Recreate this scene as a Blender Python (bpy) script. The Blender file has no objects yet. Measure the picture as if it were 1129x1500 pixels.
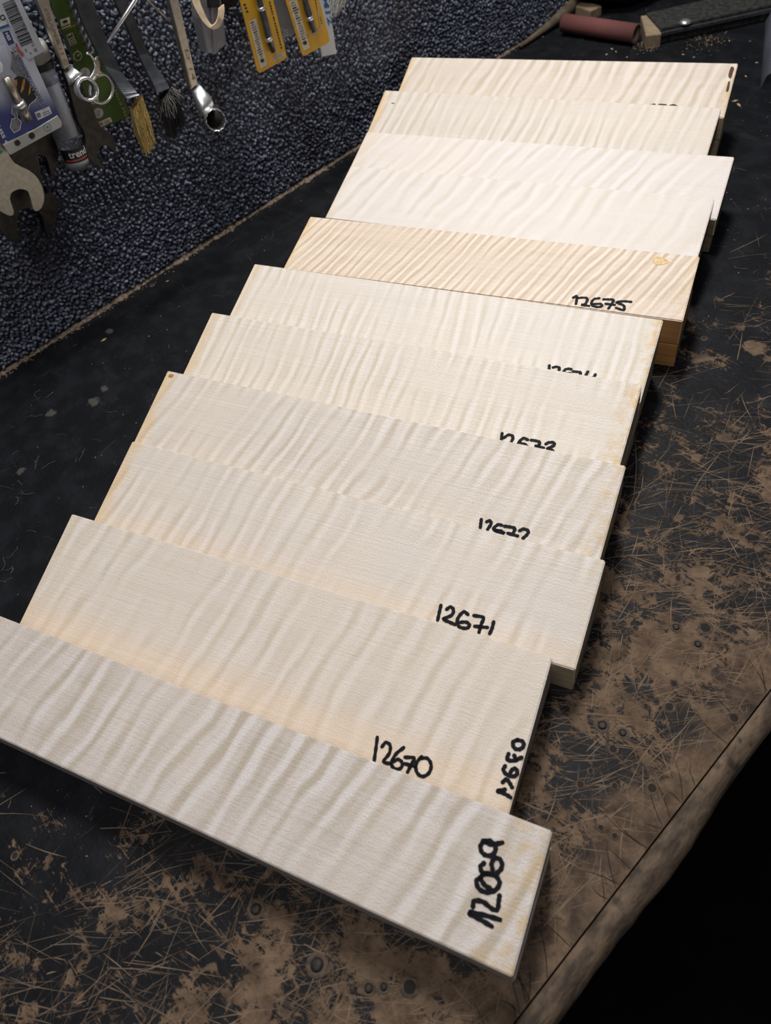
import bpy, bmesh, math, random
import numpy as np
from mathutils import Vector, Matrix

scene = bpy.context.scene
COL = scene.collection
rng = random.Random(7)
nrng = np.random.default_rng(11)

# ---------------------------------------------------------------- camera
PW, PH, FPX = 1129.0, 1500.0, 1097.028
YAW, PITCH, ROLL = 0.9967983, 0.9116127, -0.2470155
CAM = Vector((0.79362, 0.0, 0.49776))
FWD = Vector((-math.sin(YAW) * math.cos(PITCH), math.cos(YAW) * math.cos(PITCH), -math.sin(PITCH)))
_r = Vector((math.cos(YAW), math.sin(YAW), 0)); _u = _r.cross(FWD)
RIGHT = math.cos(ROLL) * _r + math.sin(ROLL) * _u
UP = -math.sin(ROLL) * _r + math.cos(ROLL) * _u
cd = bpy.data.cameras.new('camera'); cam = bpy.data.objects.new('camera', cd); COL.objects.link(cam)
cam.matrix_world = Matrix(((RIGHT.x, UP.x, -FWD.x, CAM.x), (RIGHT.y, UP.y, -FWD.y, CAM.y), (RIGHT.z, UP.z, -FWD.z, CAM.z), (0, 0, 0, 1)))
cd.sensor_fit = 'HORIZONTAL'; cd.sensor_width = 36.0; cd.lens = FPX * 36.0 / PW
cd.clip_start = 0.01; cd.clip_end = 50
cd.dof.use_dof = True; cd.dof.focus_distance = 0.62; cd.dof.aperture_fstop = cd.lens / 3.0
scene.camera = cam

# ---------------------------------------------------------------- world, lamps, exposure
w = bpy.data.worlds.new('workshop_dim'); scene.world = w; w.use_nodes = True
w.node_tree.nodes['Background'].inputs[0].default_value = (0.80, 0.88, 1.0, 1)
w.node_tree.nodes['Background'].inputs[1].default_value = 0.06

def area(name, loc, aim, sx, sy, watts, colour):
    l = bpy.data.lights.new(name, 'AREA'); l.shape = 'RECTANGLE'; l.size = sx; l.size_y = sy
    l.energy = watts; l.color = colour
    o = bpy.data.objects.new(name, l); COL.objects.link(o); o.location = loc
    o.rotation_euler = (Vector(aim) - Vector(loc)).to_track_quat('-Z', 'Y').to_euler()
    return o
area('bench_strip_lamp', (0.07, 0.80, 1.36), (0.42, 0.24, 0.0), 0.22, 0.50, 24.0, (1.0, 0.972, 0.938))
area('room_lamp', (0.75, -0.30, 2.0), (0.30, 0.3, 0.0), 0.9, 0.7, 12.5, (1.0, 0.965, 0.94))

vs = scene.view_settings
vs.view_transform = 'Standard'; vs.look = 'None'; vs.gamma = 1.0; vs.use_curve_mapping = False; vs.exposure = 0.0

# ---------------------------------------------------------------- picture ray helpers (where things stand)
def ray(px, py):
    return FWD + (px - PW / 2) / FPX * RIGHT - (py - PH / 2) / FPX * UP
def on_x(p, x):
    d = ray(*p); return CAM + d * ((x - CAM.x) / d.x)
def on_z(p, z):
    d = ray(*p); return CAM + d * ((z - CAM.z) / d.z)
def on_plane(p, P, n):
    d = ray(*p); return CAM + d * ((P - CAM).dot(n) / d.dot(n))
def Z1(*pts): return [(x / 4.165, y / 4.165) for x, y in pts]
def Z2(*pts): return [(60 + x / 5.132, y / 5.132) for x, y in pts]
def Z3(*pts): return [(230 + x / 4.032, y / 4.032) for x, y in pts]

# ---------------------------------------------------------------- node helpers
class NT:
    def __init__(s, name):
        s.m = bpy.data.materials.new(name); s.m.use_nodes = True
        s.t = s.m.node_tree; s.b = s.t.nodes['Principled BSDF']; s.out = s.t.nodes['Material Output']
    def n(s, kind, **kw):
        o = s.t.nodes.new(kind)
        for k, v in kw.items():
            if k.startswith('i_'):
                k = k[2:]; k = int(k) if k.isdigit() else k.replace('_', ' ')
                if isinstance(v, bpy.types.NodeSocket): s.t.links.new(v, o.inputs[k])
                else: o.inputs[k].default_value = v
            else: setattr(o, k, v)
        return o
    def math(s, op, a, b=0.0, c=None, clamp=False):
        o = s.t.nodes.new('ShaderNodeMath'); o.operation = op; o.use_clamp = clamp
        for i, v in enumerate((a, b, c)):
            if v is None: continue
            if isinstance(v, bpy.types.NodeSocket): s.t.links.new(v, o.inputs[i])
            else: o.inputs[i].default_value = v
        return o.outputs[0]
    def ramp01(s, v, lo, hi):
        o = s.t.nodes.new('ShaderNodeMapRange'); o.interpolation_type = 'SMOOTHSTEP'
        s.t.links.new(v, o.inputs[0]); o.inputs[1].default_value = lo; o.inputs[2].default_value = hi
        return o.outputs[0]
    def mix(s, f, a, b, blend='MIX'):
        o = s.t.nodes.new('ShaderNodeMix'); o.data_type = 'RGBA'; o.blend_type = blend
        for i, v in ((0, f), (6, a), (7, b)):
            if isinstance(v, bpy.types.NodeSocket): s.t.links.new(v, o.inputs[i])
            elif i == 0: o.inputs[0].default_value = v
            else: o.inputs[i].default_value = (*v[:3], 1)
        return o.outputs[2]
    def obj(s):
        return s.n('ShaderNodeTexCoord').outputs['Object']
    def mapped(s, v, loc=(0, 0, 0), rot=(0, 0, 0), scale=(1, 1, 1)):
        o = s.n('ShaderNodeMapping'); s.t.links.new(v, o.inputs[0])
        o.inputs[1].default_value = loc; o.inputs[2].default_value = rot; o.inputs[3].default_value = scale
        return o.outputs[0]
    def noise(s, v, scale, detail=3.0, rough=0.55, dist=0.0):
        o = s.n('ShaderNodeTexNoise'); s.t.links.new(v, o.inputs['Vector'])
        o.inputs['Scale'].default_value = scale; o.inputs['Detail'].default_value = detail
        o.inputs['Roughness'].default_value = rough; o.inputs['Distortion'].default_value = dist
        return o.outputs[0]
    def col(s, v): s.t.links.new(v, s.b.inputs['Base Color']) if isinstance(v, bpy.types.NodeSocket) else s.b.inputs['Base Color'].__setattr__('default_value', (*v[:3], 1))
    def set(s, **kw):
        for k, v in kw.items():
            k = k.replace('_', ' ')
            if isinstance(v, bpy.types.NodeSocket): s.t.links.new(v, s.b.inputs[k])
            else: s.b.inputs[k].default_value = v
        return s
    def bump(s, h, strength=0.3, dist=0.001):
        o = s.n('ShaderNodeBump'); o.inputs['Strength'].default_value = strength; o.inputs['Distance'].default_value = dist
        s.t.links.new(h, o.inputs['Height']); s.t.links.new(o.outputs[0], s.b.inputs['Normal'])

def simple(name, c, rough=0.5, metal=0.0, var=0.25, scale=180.0, bump=0.0, spec=0.5, stretch=(1, 1, 1)):
    t = NT(name); v = t.mapped(t.obj(), scale=stretch)
    nz = t.noise(v, scale, 4)
    f = t.ramp01(nz, 0.3, 0.7)
    t.col(t.mix(f, tuple(x * (1 - var) for x in c), tuple(min(1, x * (1 + var)) for x in c)))
    t.set(Roughness=rough, Metallic=metal); t.b.inputs['Specular IOR Level'].default_value = spec
    if bump: t.bump(nz, bump, 0.0008)
    return t.m

# ---------------------------------------------------------------- mesh helpers
def tag(o, label=None, cat=None, group=None, kind=None):
    if label: o['label'] = label
    if cat: o['category'] = cat
    if group: o['group'] = group
    if kind: o['kind'] = kind
    return o
def link(o, parent=None):
    COL.objects.link(o)
    if parent is not None: o.parent = parent
    return o
def empty(name, loc):
    o = bpy.data.objects.new(name, None); o.location = loc; o.empty_display_size = 0.02
    return link(o)
def mesh(name, verts, faces, mat, parent=None, smooth=False, org=None):
    """verts in world space; a child of an unrotated Empty is stored relative to it"""
    if org is None: org = parent_origin(parent)
    me = bpy.data.meshes.new(name)
    me.from_pydata([tuple(Vector(v) - org) for v in verts], [], faces); me.update()
    mats = mat if isinstance(mat, (list, tuple)) else [mat]
    for m_ in mats: me.materials.append(m_)
    if smooth:
        me.polygons.foreach_set('use_smooth', [True] * len(me.polygons))
    o = bpy.data.objects.new(name, me); link(o, parent)
    if parent is None: o.location = org
    return o
def parent_origin(p):
    v = Vector((0, 0, 0))
    while p is not None: v = v + p.location; p = p.parent
    return v
def centre(vs):
    return sum((Vector(v) for v in vs), Vector()) / len(vs)
def bmobj(name, bm, mat, parent=None, smooth=False, org=None):
    bmesh.ops.recalc_face_normals(bm, faces=bm.faces[:])
    if org is None: org = parent_origin(parent)
    me = bpy.data.meshes.new(name)
    for v in bm.verts: v.co = v.co - org
    bm.to_mesh(me); bm.free()
    for m_ in (mat if isinstance(mat, (list, tuple)) else [mat]): me.materials.append(m_)
    if smooth: me.polygons.foreach_set('use_smooth', [True] * len(me.polygons))
    o = bpy.data.objects.new(name, me); link(o, parent)
    if parent is None: o.location = org
    return o
def catmull(pts, k=6, closed=False):
    pts = [Vector(p) for p in pts]; n = len(pts)
    if n < 3: return pts
    out = []
    rngi = range(n) if closed else range(n - 1)
    for i in rngi:
        p0 = pts[(i - 1) % n] if closed or i > 0 else pts[0] * 2 - pts[1]
        p1, p2 = pts[i], pts[(i + 1) % n]
        p3 = pts[(i + 2) % n] if closed or i + 2 < n else pts[-1] * 2 - pts[-2]
        for j in range(k):
            t = j / k
            out.append(0.5 * ((2 * p1) + (p2 - p0) * t + (2 * p0 - 5 * p1 + 4 * p2 - p3) * t * t + (3 * p1 - p0 - 3 * p2 + p3) * t ** 3))
    if not closed: out.append(pts[-1])
    return out
def c2(pts, k=5, closed=True):
    return [(v.x, v.y) for v in catmull([(a, b, 0) for a, b in pts], k, closed)]
def add_prism(bm, front, back, bevel=0.0):
    f = [bm.verts.new(p) for p in front]; b = [bm.verts.new(p) for p in back]
    ff = bm.faces.new(f); bm.faces.new(list(reversed(b)))
    n = len(f)
    for i in range(n): bm.faces.new((f[i], b[i], b[(i + 1) % n], f[(i + 1) % n]))
    if bevel:
        bmesh.ops.bevel(bm, geom=list(ff.edges), offset=bevel, segments=2, affect='EDGES', clamp_overlap=True)
def wall_plate(name, px, x, thick, mat, parent=None, bevel=0.0, smooth=False, holes=None):
    """a flat piece hanging at distance x from the wall, seen face at x, back at x - thick"""
    fr = [on_x(p, x) for p in px]
    bk = [Vector((v.x - thick, v.y, v.z)) for v in fr]
    bm = bmesh.new(); add_prism(bm, fr, bk, bevel)
    return bmobj(name, bm, mat, parent, smooth)
def add_tube(bm, pts, rad, seg=10, flat=1.0, nrm=None, closed=False, caps=True):
    pts = [Vector(p) for p in pts]; n = len(pts); rings = []
    if not isinstance(rad, (list, tuple)): rad = [rad] * n
    prev = None
    for i, p in enumerate(pts):
        a = pts[(i - 1) % n] if closed or i > 0 else p; b = pts[(i + 1) % n] if closed or i < n - 1 else p
        t = (b - a).normalized()
        ref = Vector(nrm) if nrm is not None else (prev if prev is not None else (Vector((0, 0, 1)) if abs(t.z) < 0.9 else Vector((1, 0, 0))))
        u = (ref - t * ref.dot(t)).normalized(); v = t.cross(u); prev = u
        rings.append([bm.verts.new(p + u * (math.cos(q) * rad[i] * flat) + v * (math.sin(q) * rad[i])) for q in (2 * math.pi * k / seg for k in range(seg))])
    m = n if closed else n - 1
    for i in range(m):
        A, B = rings[i], rings[(i + 1) % n]
        for k in range(seg): bm.faces.new((A[k], A[(k + 1) % seg], B[(k + 1) % seg], B[k]))
    if caps and not closed:
        bm.faces.new(list(reversed(rings[0]))); bm.faces.new(rings[-1])
def tube(name, pts, rad, mat, parent=None, **kw):
    bm = bmesh.new(); add_tube(bm, pts, rad, **kw); return bmobj(name, bm, mat, parent, True)
def strokes(name, lines, width, mat, parent, n, lift=0.0001, thick=0.00012, smooth_k=5):
    """felt-pen lines: each a list of points on a surface with normal n; parent gives the origin"""
    bm = bmesh.new(); n = Vector(n).normalized()
    for ln in lines:
        P = catmull(ln, smooth_k) if len(ln) > 2 else [Vector(ln[0]).lerp(Vector(ln[1]), t / 4) for t in range(5)]
        m = len(P); L = []; R = []
        for i, p in enumerate(P):
            t = (P[min(i + 1, m - 1)] - P[max(i - 1, 0)])
            if t.length < 1e-9: t = Vector((1, 0, 0))
            t = t.normalized(); s = n.cross(t).normalized()
            wv = width * (0.5 + 0.06 * math.sin(i * 1.7 + len(lines)))
            L.append(p + s * wv); R.append(p - s * wv)
        t0 = (P[0] - P[1]).normalized(); t1 = (P[-1] - P[-2]).normalized()
        cap0 = [P[0] + n.cross(t0) * (width * .5 * math.cos(q)) + t0 * (width * .5 * math.sin(q)) for q in (math.pi * k / 6 for k in range(1, 6))]
        cap1 = [P[-1] + n.cross(t1) * (width * .5 * math.cos(q)) + t1 * (width * .5 * math.sin(q)) for q in (math.pi * k / 6 for k in range(1, 6))]
        up = n * (lift + thick)
        vl = [bm.verts.new(p + up) for p in L]; vr = [bm.verts.new(p + up) for p in R]
        for i in range(m - 1): bm.faces.new((vl[i], vr[i], vr[i + 1], vl[i + 1]))
        k0 = [bm.verts.new(p + up) for p in cap0]; k1 = [bm.verts.new(p + up) for p in cap1]
        a = bm.verts.new(P[0] + up); z = bm.verts.new(P[-1] + up)
        seq = [vr[0]] + k0 + [vl[0]]
        for i in range(len(seq) - 1): bm.faces.new((a, seq[i], seq[i + 1]))
        seq = [vl[-1]] + k1 + [vr[-1]]
        for i in range(len(seq) - 1): bm.faces.new((z, seq[i], seq[i + 1]))
    return bm
def text_bm(bm, s, p0, u, v, plane, bold=False):
    """flat lettering: p0 baseline start, u / v = picture vectors of one em along / up; plane(p) -> point"""
    cu = bpy.data.curves.new('lettering', 'FONT'); cu.body = s; cu.size = 1.0; cu.resolution_u = 2
    if bold: cu.offset = 0.03
    o = bpy.data.objects.new('lettering', cu); COL.objects.link(o)
    bpy.context.view_layer.update()
    me = o.to_mesh()
    vs_ = [bm.verts.new(plane((p0[0] + c.co.x * u[0] + c.co.y * v[0], p0[1] + c.co.x * u[1] + c.co.y * v[1]))) for c in me.vertices]
    for f in me.polygons:
        try: bm.faces.new([vs_[i] for i in f.vertices])
        except ValueError: pass
    o.to_mesh_clear(); bpy.data.objects.remove(o); bpy.data.curves.remove(cu)
def wall_text(name, s, p0, u, v, x, mat, parent, bold=False):
    bm = bmesh.new(); text_bm(bm, s, p0, u, v, lambda q: on_x(q, x), bold)
    return bmobj(name, bm, mat, parent)
def wall_quads(name, quads, x, mat, parent):
    """flat print: polygons given in picture points laid on the plane x"""
    bm = bmesh.new()
    for q in quads: bm.faces.new([bm.verts.new(on_x(p, x)) for p in q])
    return bmobj(name, bm, mat, parent)

# ================================================================ SETTING
# ---- carpeted wall
t = NT('wall_carpet'); v = t.obj()
t.col(t.mix(t.ramp01(t.noise(v, 320, 2), .35, .65), (0.08, 0.09, 0.12), (0.16, 0.175, 0.22)))
t.set(Roughness=0.95); t.bump(t.noise(v, 330, 2), 0.8, 0.003); M_carpet_back = t.m
t = NT('carpet_loops'); v = t.obj()
isl = t.n('ShaderNodeNewGeometry').outputs['Random Per Island']
c1 = t.mix(t.ramp01(isl, .15, 1.0), (0.120, 0.134, 0.180), (0.29, 0.315, 0.40))
c1 = t.mix(t.math('MULTIPLY', t.ramp01(t.noise(v, 9, 3), .5, .72), .6), c1, (0.085, 0.078, 0.076))
t.col(c1); t.set(Roughness=0.9); t.b.inputs['Specular IOR Level'].default_value = 0.05
t.bump(t.noise(v, 2200, 2), 0.7, 0.0008); M_loops = t.m

def box_bm(bm, lo, hi):
    x0, y0, z0 = lo; x1, y1, z1 = hi
    vs_ = [bm.verts.new(p) for p in ((x0, y0, z0), (x1, y0, z0), (x1, y1, z0), (x0, y1, z0), (x0, y0, z1), (x1, y0, z1), (x1, y1, z1), (x0, y1, z1))]
    for f in ((0, 3, 2, 1), (4, 5, 6, 7), (0, 1, 5, 4), (1, 2, 6, 5), (2, 3, 7, 6), (3, 0, 4, 7)): bm.faces.new([vs_[i] for i in f])
bm = bmesh.new(); box_bm(bm, (-0.06, -1.2, -0.86), (0.0, 2.6, 1.7))
wall = bmobj('wall_left', bm, M_carpet_back); tag(wall, 'dark navy loop-pile carpet covering the wall behind the bench', kind='structure')
# loop pile as one counted-out-of-reach mass
pitch = 0.0043
ys = np.arange(-0.02, 1.36, pitch); zs = np.arange(0.006, 0.40, pitch)
Y, Zz = np.meshgrid(ys, zs); Y = Y.ravel(); Zz = Zz.ravel()
Y = Y + nrng.uniform(-1, 1, Y.size) * pitch * .45; Zz = Zz + nrng.uniform(-1, 1, Y.size) * pitch * .45
keep = Zz < 0.47 - 0.30 * Y + 0.06
Y = Y[keep]; Zz = Zz[keep]; N = Y.size
prof = [(1.0, 0.0), (0.95, 0.45), (0.60, 0.85)]; S = 7
loc = []
for r_, h_ in prof:
    for k in range(S):
        q = 2 * math.pi * (k + .5 * h_) / S; loc.append((h_, r_ * math.cos(q), r_ * math.sin(q)))
loc.append((1.0, 0, 0)); loc = np.array(loc); nv = len(loc)
faces = []
for a in range(len(prof) - 1):
    for k in range(S):
        k2 = (k + 1) % S; faces += [(a * S + k, a * S + k2, (a + 1) * S + k2), (a * S + k, (a + 1) * S + k2, (a + 1) * S + k)]
faces += [((len(prof) - 1) * S + k, (len(prof) - 1) * S + (k + 1) % S, nv - 1) for k in range(S)]
faces = np.array(faces)
ang = nrng.uniform(0, 6.28, N); sx = pitch * nrng.uniform(.50, .80, N); sy = pitch * nrng.uniform(.36, .58, N); hh = nrng.uniform(.0020, .0040, N)
ly = loc[:, 1][None] * sx[:, None] + nrng.normal(0, .00022, (N, nv)); lz = loc[:, 2][None] * sy[:, None] + nrng.normal(0, .00022, (N, nv))
V = np.empty((N, nv, 3)); V[:, :, 0] = loc[:, 0][None] * hh[:, None]
V[:, :, 1] = Y[:, None] + np.cos(ang)[:, None] * ly - np.sin(ang)[:, None] * lz
V[:, :, 2] = Zz[:, None] + np.sin(ang)[:, None] * ly + np.cos(ang)[:, None] * lz
F = (faces[None] + (np.arange(N) * nv)[:, None, None]).reshape(-1, 3)
def np_mesh(name, V, F, mat, parent=None, smooth=True):
    me = bpy.data.meshes.new(name); V = np.ascontiguousarray(V.reshape(-1, 3), np.float32); k = F.shape[1]
    me.vertices.add(len(V)); me.vertices.foreach_set('co', V.ravel())
    me.loops.add(F.size); me.loops.foreach_set('vertex_index', F.ravel().astype(np.int32))
    me.polygons.add(len(F)); me.polygons.foreach_set('loop_start', np.arange(0, F.size, k, dtype=np.int32)); me.polygons.foreach_set('loop_total', np.full(len(F), k, np.int32))
    me.polygons.foreach_set('use_smooth', np.full(len(F), smooth)); me.update(calc_edges=True); me.materials.append(mat)
    o = bpy.data.objects.new(name, me); return link(o, parent)
pile = np_mesh('carpet_pile', V, F, M_loops, wall); pile['kind'] = 'stuff'

# ---- floor
M_floor = simple('dark_floor', (0.0025, 0.0025, 0.003), 0.9, var=.5, scale=12, spec=.1)
bm = bmesh.new(); box_bm(bm, (-0.06, -1.4, -0.90), (2.4, 2.8, -0.86))
tag(bmobj('floor', bm, M_floor), 'near-black workshop floor below the bench edge', kind='structure')

# ---- frayed strip where wall meets bench
M_fray = simple('frayed_jute', (0.17, 0.125, 0.09), 0.95, var=.6, scale=260, bump=.8)
vs_ = []; fs_ = []; n = 420
for i in range(n):
    y = -0.1 + 1.35 * i / (n - 1)
    g = .5 + .5 * math.sin(y * 23 + 1.3) * math.sin(y * 61 + .4)
    a = 0.0058 + 0.0020 * g + rng.uniform(0, .0030); h = -0.0035 + 0.0030 * g * rng.random() + .0012 * rng.random()
    vs_ += [(0.0015, y, 0.0), (0.0015, y, 0.005 + h), (a * .8, y, h + .001), (a, y, 0.0)]
    if i:
        b = 4 * (i - 1); c = 4 * i
        fs_ += [(b, c, c + 1, b + 1), (b + 1, c + 1, c + 2, b + 2), (b + 2, c + 2, c + 3, b + 3)]
tag(mesh('trim_1', vs_, fs_, M_fray, org=Vector((0, 0, 0))), 'frayed brown strip along the foot of the carpeted wall', kind='structure')

# ================================================================ WORKBENCH
XE = 0.7900          # front edge of the bench
def wear_py(x, y):
    s = min(1, max(0, (y - .30) / .30)); s = s * s * (3 - 2 * s)
    s2 = min(1, max(0, (-y - .02) / .20))
    x0 = 0.575 + .075 * s - .03 * s2
    return (x - x0) / 0.13
t = NT('worn_bench_top'); v = t.obj()
sep = t.n('ShaderNodeSeparateXYZ'); t.t.links.new(v, sep.inputs[0]); X, Yc = sep.outputs[0], sep.outputs[1]
s1 = t.ramp01(Yc, .30, .60); s2 = t.ramp01(Yc, -.02, -.22)
x0 = t.math('ADD', t.math('MULTIPLY', s1, .075), .575); x0 = t.math('SUBTRACT', x0, t.math('MULTIPLY', s2, .03))
wear = t.math('DIVIDE', t.math('SUBTRACT', X, x0), .13)
wc = t.math('MINIMUM', t.math('MAXIMUM', wear, -1.9), 1.0)
big = t.math('SUBTRACT', t.noise(v, 10, 2, .5), .5); mid = t.math('SUBTRACT', t.noise(v, 30, 3, .55, .4), .5); fine = t.math('SUBTRACT', t.noise(v, 120, 8, .78, .8), .5)
scr = None
for i, (rot, sc, th) in enumerate(((-.45, 1.0, .58), (-.8, 1.25, .58), (-1.1, .9, .59), (-.62, 1.7, .59), (-.2, 1.1, .60), (-1.6, 1.2, .61), (.35, .85, .61))):
    mv = t.mapped(v, loc=(i * 3.1, i * 1.7, 0), rot=(0, 0, rot), scale=(13 * sc, 260 * sc, 1))
    q = t.math('MULTIPLY', t.math('SUBTRACT', t.noise(mv, 1.0, 5, .62, .9), th), 10.0, clamp=True)
    scr = q if scr is None else t.math('MAXIMUM', scr, q)
m = t.math('ADD', t.math('MULTIPLY', wc, .30), t.math('MULTIPLY', big, 1.0))
m = t.math('ADD', m, t.math('MULTIPLY', mid, 1.9)); m = t.math('ADD', m, t.math('MULTIPLY', fine, 2.6))
m = t.math('ADD', m, t.math('MULTIPLY', scr, .26)); m = t.math('SUBTRACT', m, .245)
mask = t.math('MULTIPLY', m, 9.0, clamp=True)
edge = t.ramp01(t.math('ADD', X, t.math('MULTIPLY', t.math('SUBTRACT', t.noise(v, 34, 5), .5), .10)), .735, .775)
mask = t.math('MAXIMUM', mask, t.math('MULTIPLY', edge, .92))
def spot_mask(p, rad, soft=.5):
    q = on_z(p, 0); dd_ = t.n('ShaderNodeVectorMath', operation='DISTANCE'); t.t.links.new(v, dd_.inputs[0]); dd_.inputs[1].default_value = q
    k = t.math('ADD', dd_.outputs['Value'], t.math('MULTIPLY', t.math('SUBTRACT', t.noise(v, 130, 4, .65), .5), rad * 2.6))
    return t.ramp01(k, rad * (1 + soft * .3), rad * (1 - soft * .3))
for p_, r_ in (((1106, 508), .010), ((1086, 480), .004), ((1122, 525), .004), ((1060, 640), .006)):
    mask = t.math('MAXIMUM', mask, t.math('MULTIPLY', spot_mask(p_, r_), .9))
blk = t.mix(t.ramp01(t.noise(v, 40, 4), .4, .7), (0.0045, 0.0052, 0.0070), (0.0105, 0.0115, 0.0145))
for p_, r_ in (((138, 588), .006), ((152, 570), .004), ((160, 485), .004), ((30, 690), .004), ((75, 605), .005)):
    blk = t.mix(t.math('MULTIPLY', spot_mask(p_, r_, 1.2), .7), blk, (0.085, 0.080, 0.072))
dust = t.math('MULTIPLY', t.math('SUBTRACT', t.noise(v, 230, 3, .6), .69), 9.0, clamp=True)
blk = t.mix(t.math('MULTIPLY', dust, .6), blk, (0.13, 0.125, 0.12))
smear = t.math('MULTIPLY', t.math('SUBTRACT', t.noise(t.mapped(v, rot=(0, 0, .6), scale=(7, 26, 1)), 1.0, 5, .7), .60), 5.0, clamp=True)
blk = t.mix(t.math('MULTIPLY', smear, .14), blk, (0.11, 0.105, 0.10))
brn = t.mix(t.ramp01(t.noise(v, 55, 5, .65), .3, .7), (0.070, 0.047, 0.032), (0.190, 0.130, 0.086))
brn = t.mix(t.math('MULTIPLY', t.ramp01(t.noise(v, 210, 3), .52, .75), .6), brn, (0.05, 0.032, 0.022))
t.col(t.mix(mask, blk, brn))
t.set(Roughness=t.math('ADD', .56, t.math('MULTIPLY', mask, .36)))
t.b.inputs['Specular IOR Level'].default_value = 0.16
t.bump(t.math('SUBTRACT', t.noise(v, 260, 3), mask), 0.35, 0.0012); M_top = t.m

t = NT('worn_bench_edge'); v = t.obj()
n1 = t.noise(t.mapped(v, scale=(1, .35, 1)), 90, 6, .7)
c = t.mix(t.ramp01(n1, .3, .72), (0.030, 0.020, 0.014), (0.190, 0.130, 0.084))
sp = t.math('MULTIPLY', t.math('SUBTRACT', t.noise(v, 60, 4, .6), .60), 9, clamp=True)
t.col(t.mix(t.math('MULTIPLY', sp, .8), c, (0.018, 0.013, 0.011))); t.set(Roughness=.8); t.bump(n1, .8, .002); M_edge = t.m
M_bframe = simple('bench_frame', (0.03, 0.022, 0.016), .7, scale=30)
M_scr = simple('exposed_hardboard', (0.165, 0.114, 0.075), .9, var=.35, scale=70)
M_scr2 = simple('pale_scuff', (0.075, 0.072, 0.070), .8, var=.3, scale=70)
M_hole = simple('hole_dark', (0.016, 0.011, 0.008), .9)
M_lip = simple('hole_lip', (0.085, 0.060, 0.042), .9, var=.4, scale=300, bump=.5)
M_screw = simple('dull_screw', (0.040, 0.034, 0.030), .65, .5, var=.4, scale=500)
M_grime = simple('grime_dark', (0.010, 0.007, 0.005), .95)

bench = empty('workbench', (0.4, 0.5, -0.86))
tag(bench, 'old black topped workbench with brown worn scratches and a rounded front edge', 'workbench')
bm = bmesh.new(); box_bm(bm, (0.0005, -0.75, -0.036), (0.7740, 2.3, 0.0)); wt = bmobj('worktop', bm, M_top, bench, org=Vector((0, 0, 0))); wt.location = -bench.location
bm = bmesh.new(); box_bm(bm, (0.01, -0.75, -0.10), (0.72, 2.3, -0.0365)); bmobj('bench_frame', bm, M_bframe, bench)
for y in (-0.68, 2.15):
    for x in (0.05, 0.62):
        bm = bmesh.new(); box_bm(bm, (x, y, -0.86), (x + .08, y + .08, -0.1)); bmobj('leg', bm, M_bframe, bench)
# rounded, worn nosing with a dark joint line behind it
vs_ = []; fs_ = []; n = 260; k = 9
for i in range(n):
    y = -0.75 + 3.05 * i / (n - 1)
    wob = .0016 * math.sin(y * 17) + .0010 * math.sin(y * 47 + 1) + rng.uniform(-.0005, .0005)
    dip = -.0008 * abs(math.sin(y * 29))
    xe = XE + wob - 0.006 * max(0, (y - .15)) ** 2
    for j in range(k):
        a = math.pi / 2 * j / (k - 1)
        vs_.append((0.7750 if j == 0 else xe - .013 + .013 * math.sin(a), y, (-.013 + .013 * math.cos(a)) + dip + rng.uniform(-.0003, .0003)))
    vs_.append((xe - .003, y, -.036)); vs_.append((.7750, y, -.036))
kk = k + 2
for i in range(n - 1):
    for j in range(kk): fs_.append((i * kk + j, (i + 1) * kk + j, (i + 1) * kk + (j + 1) % kk, i * kk + (j + 1) % kk))
fs_ += [tuple(range(kk)), tuple(reversed(range((n - 1) * kk, n * kk)))]
mesh('edge_nosing', vs_, fs_, M_edge, bench, True)
# fine dark cuts running in from the edge
bm = bmesh.new()
def ribbon(bm, a, b, w0, w1, bend, z, seg=5):
    a = Vector((a[0], a[1], z)); b = Vector((b[0], b[1], z)); d = b - a
    s = Vector((-d.y, d.x, 0)).normalized(); prev = None
    for i in range(seg + 1):
        q = i / seg; p = a + d * q + s * (bend * math.sin(math.pi * q)); wd = (w0 + (w1 - w0) * q) * (.25 + .75 * math.sin(math.pi * min(1, q * .9 + .1)))
        c_ = (bm.verts.new(p - s * wd), bm.verts.new(p + s * wd))
        if prev: bm.faces.new((prev[0], prev[1], c_[1], c_[0]))
        prev = c_
for i in range(70):
    y = rng.uniform(-.15, .55); L = rng.uniform(.008, .035); a = rng.uniform(2.2, 3.6)
    ribbon(bm, (.7735, y), (.7735 + L * math.cos(a), y + L * math.sin(a)), .00035, .0002, rng.uniform(-.002, .002), .00012)
o = bmobj('edge_cuts', bm, M_grime, bench); o['kind'] = 'stuff'
# scratches: thin curved score marks exposing the brown core
bm = bmesh.new(); made = 0
while made < 4800:
    x = rng.uniform(.40, .773); y = rng.uniform(-.25, .75)
    wr = wear_py(x, y) + .55 * math.sin(x * 41 + y * 23) * math.sin(y * 31 - x * 13)
    if rng.random() > min(1, max(0.012, (wr + .75) * .55)): continue
    a = rng.choice((.45, .7, .95, 1.2, 2.0)) + rng.gauss(0, .28)
    L = rng.uniform(.006, .045) * (1.5 if rng.random() < .12 else 1); wd = rng.choice((.00008, .00010, .00014, .0002, .00028, .0004)) * rng.uniform(.7, 1.2)
    x2 = x + L * math.cos(a); y2 = y + L * math.sin(a)
    if x2 > .7738 or x2 < .3: continue
    ribbon(bm, (x, y), (x2, y2), wd, wd * .6, rng.gauss(0, .022) * L, .00008 + rng.random() * .00006, 4); made += 1
o = bmobj('scratch', bm, M_scr, bench); o['kind'] = 'stuff'
bm = bmesh.new()
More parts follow.
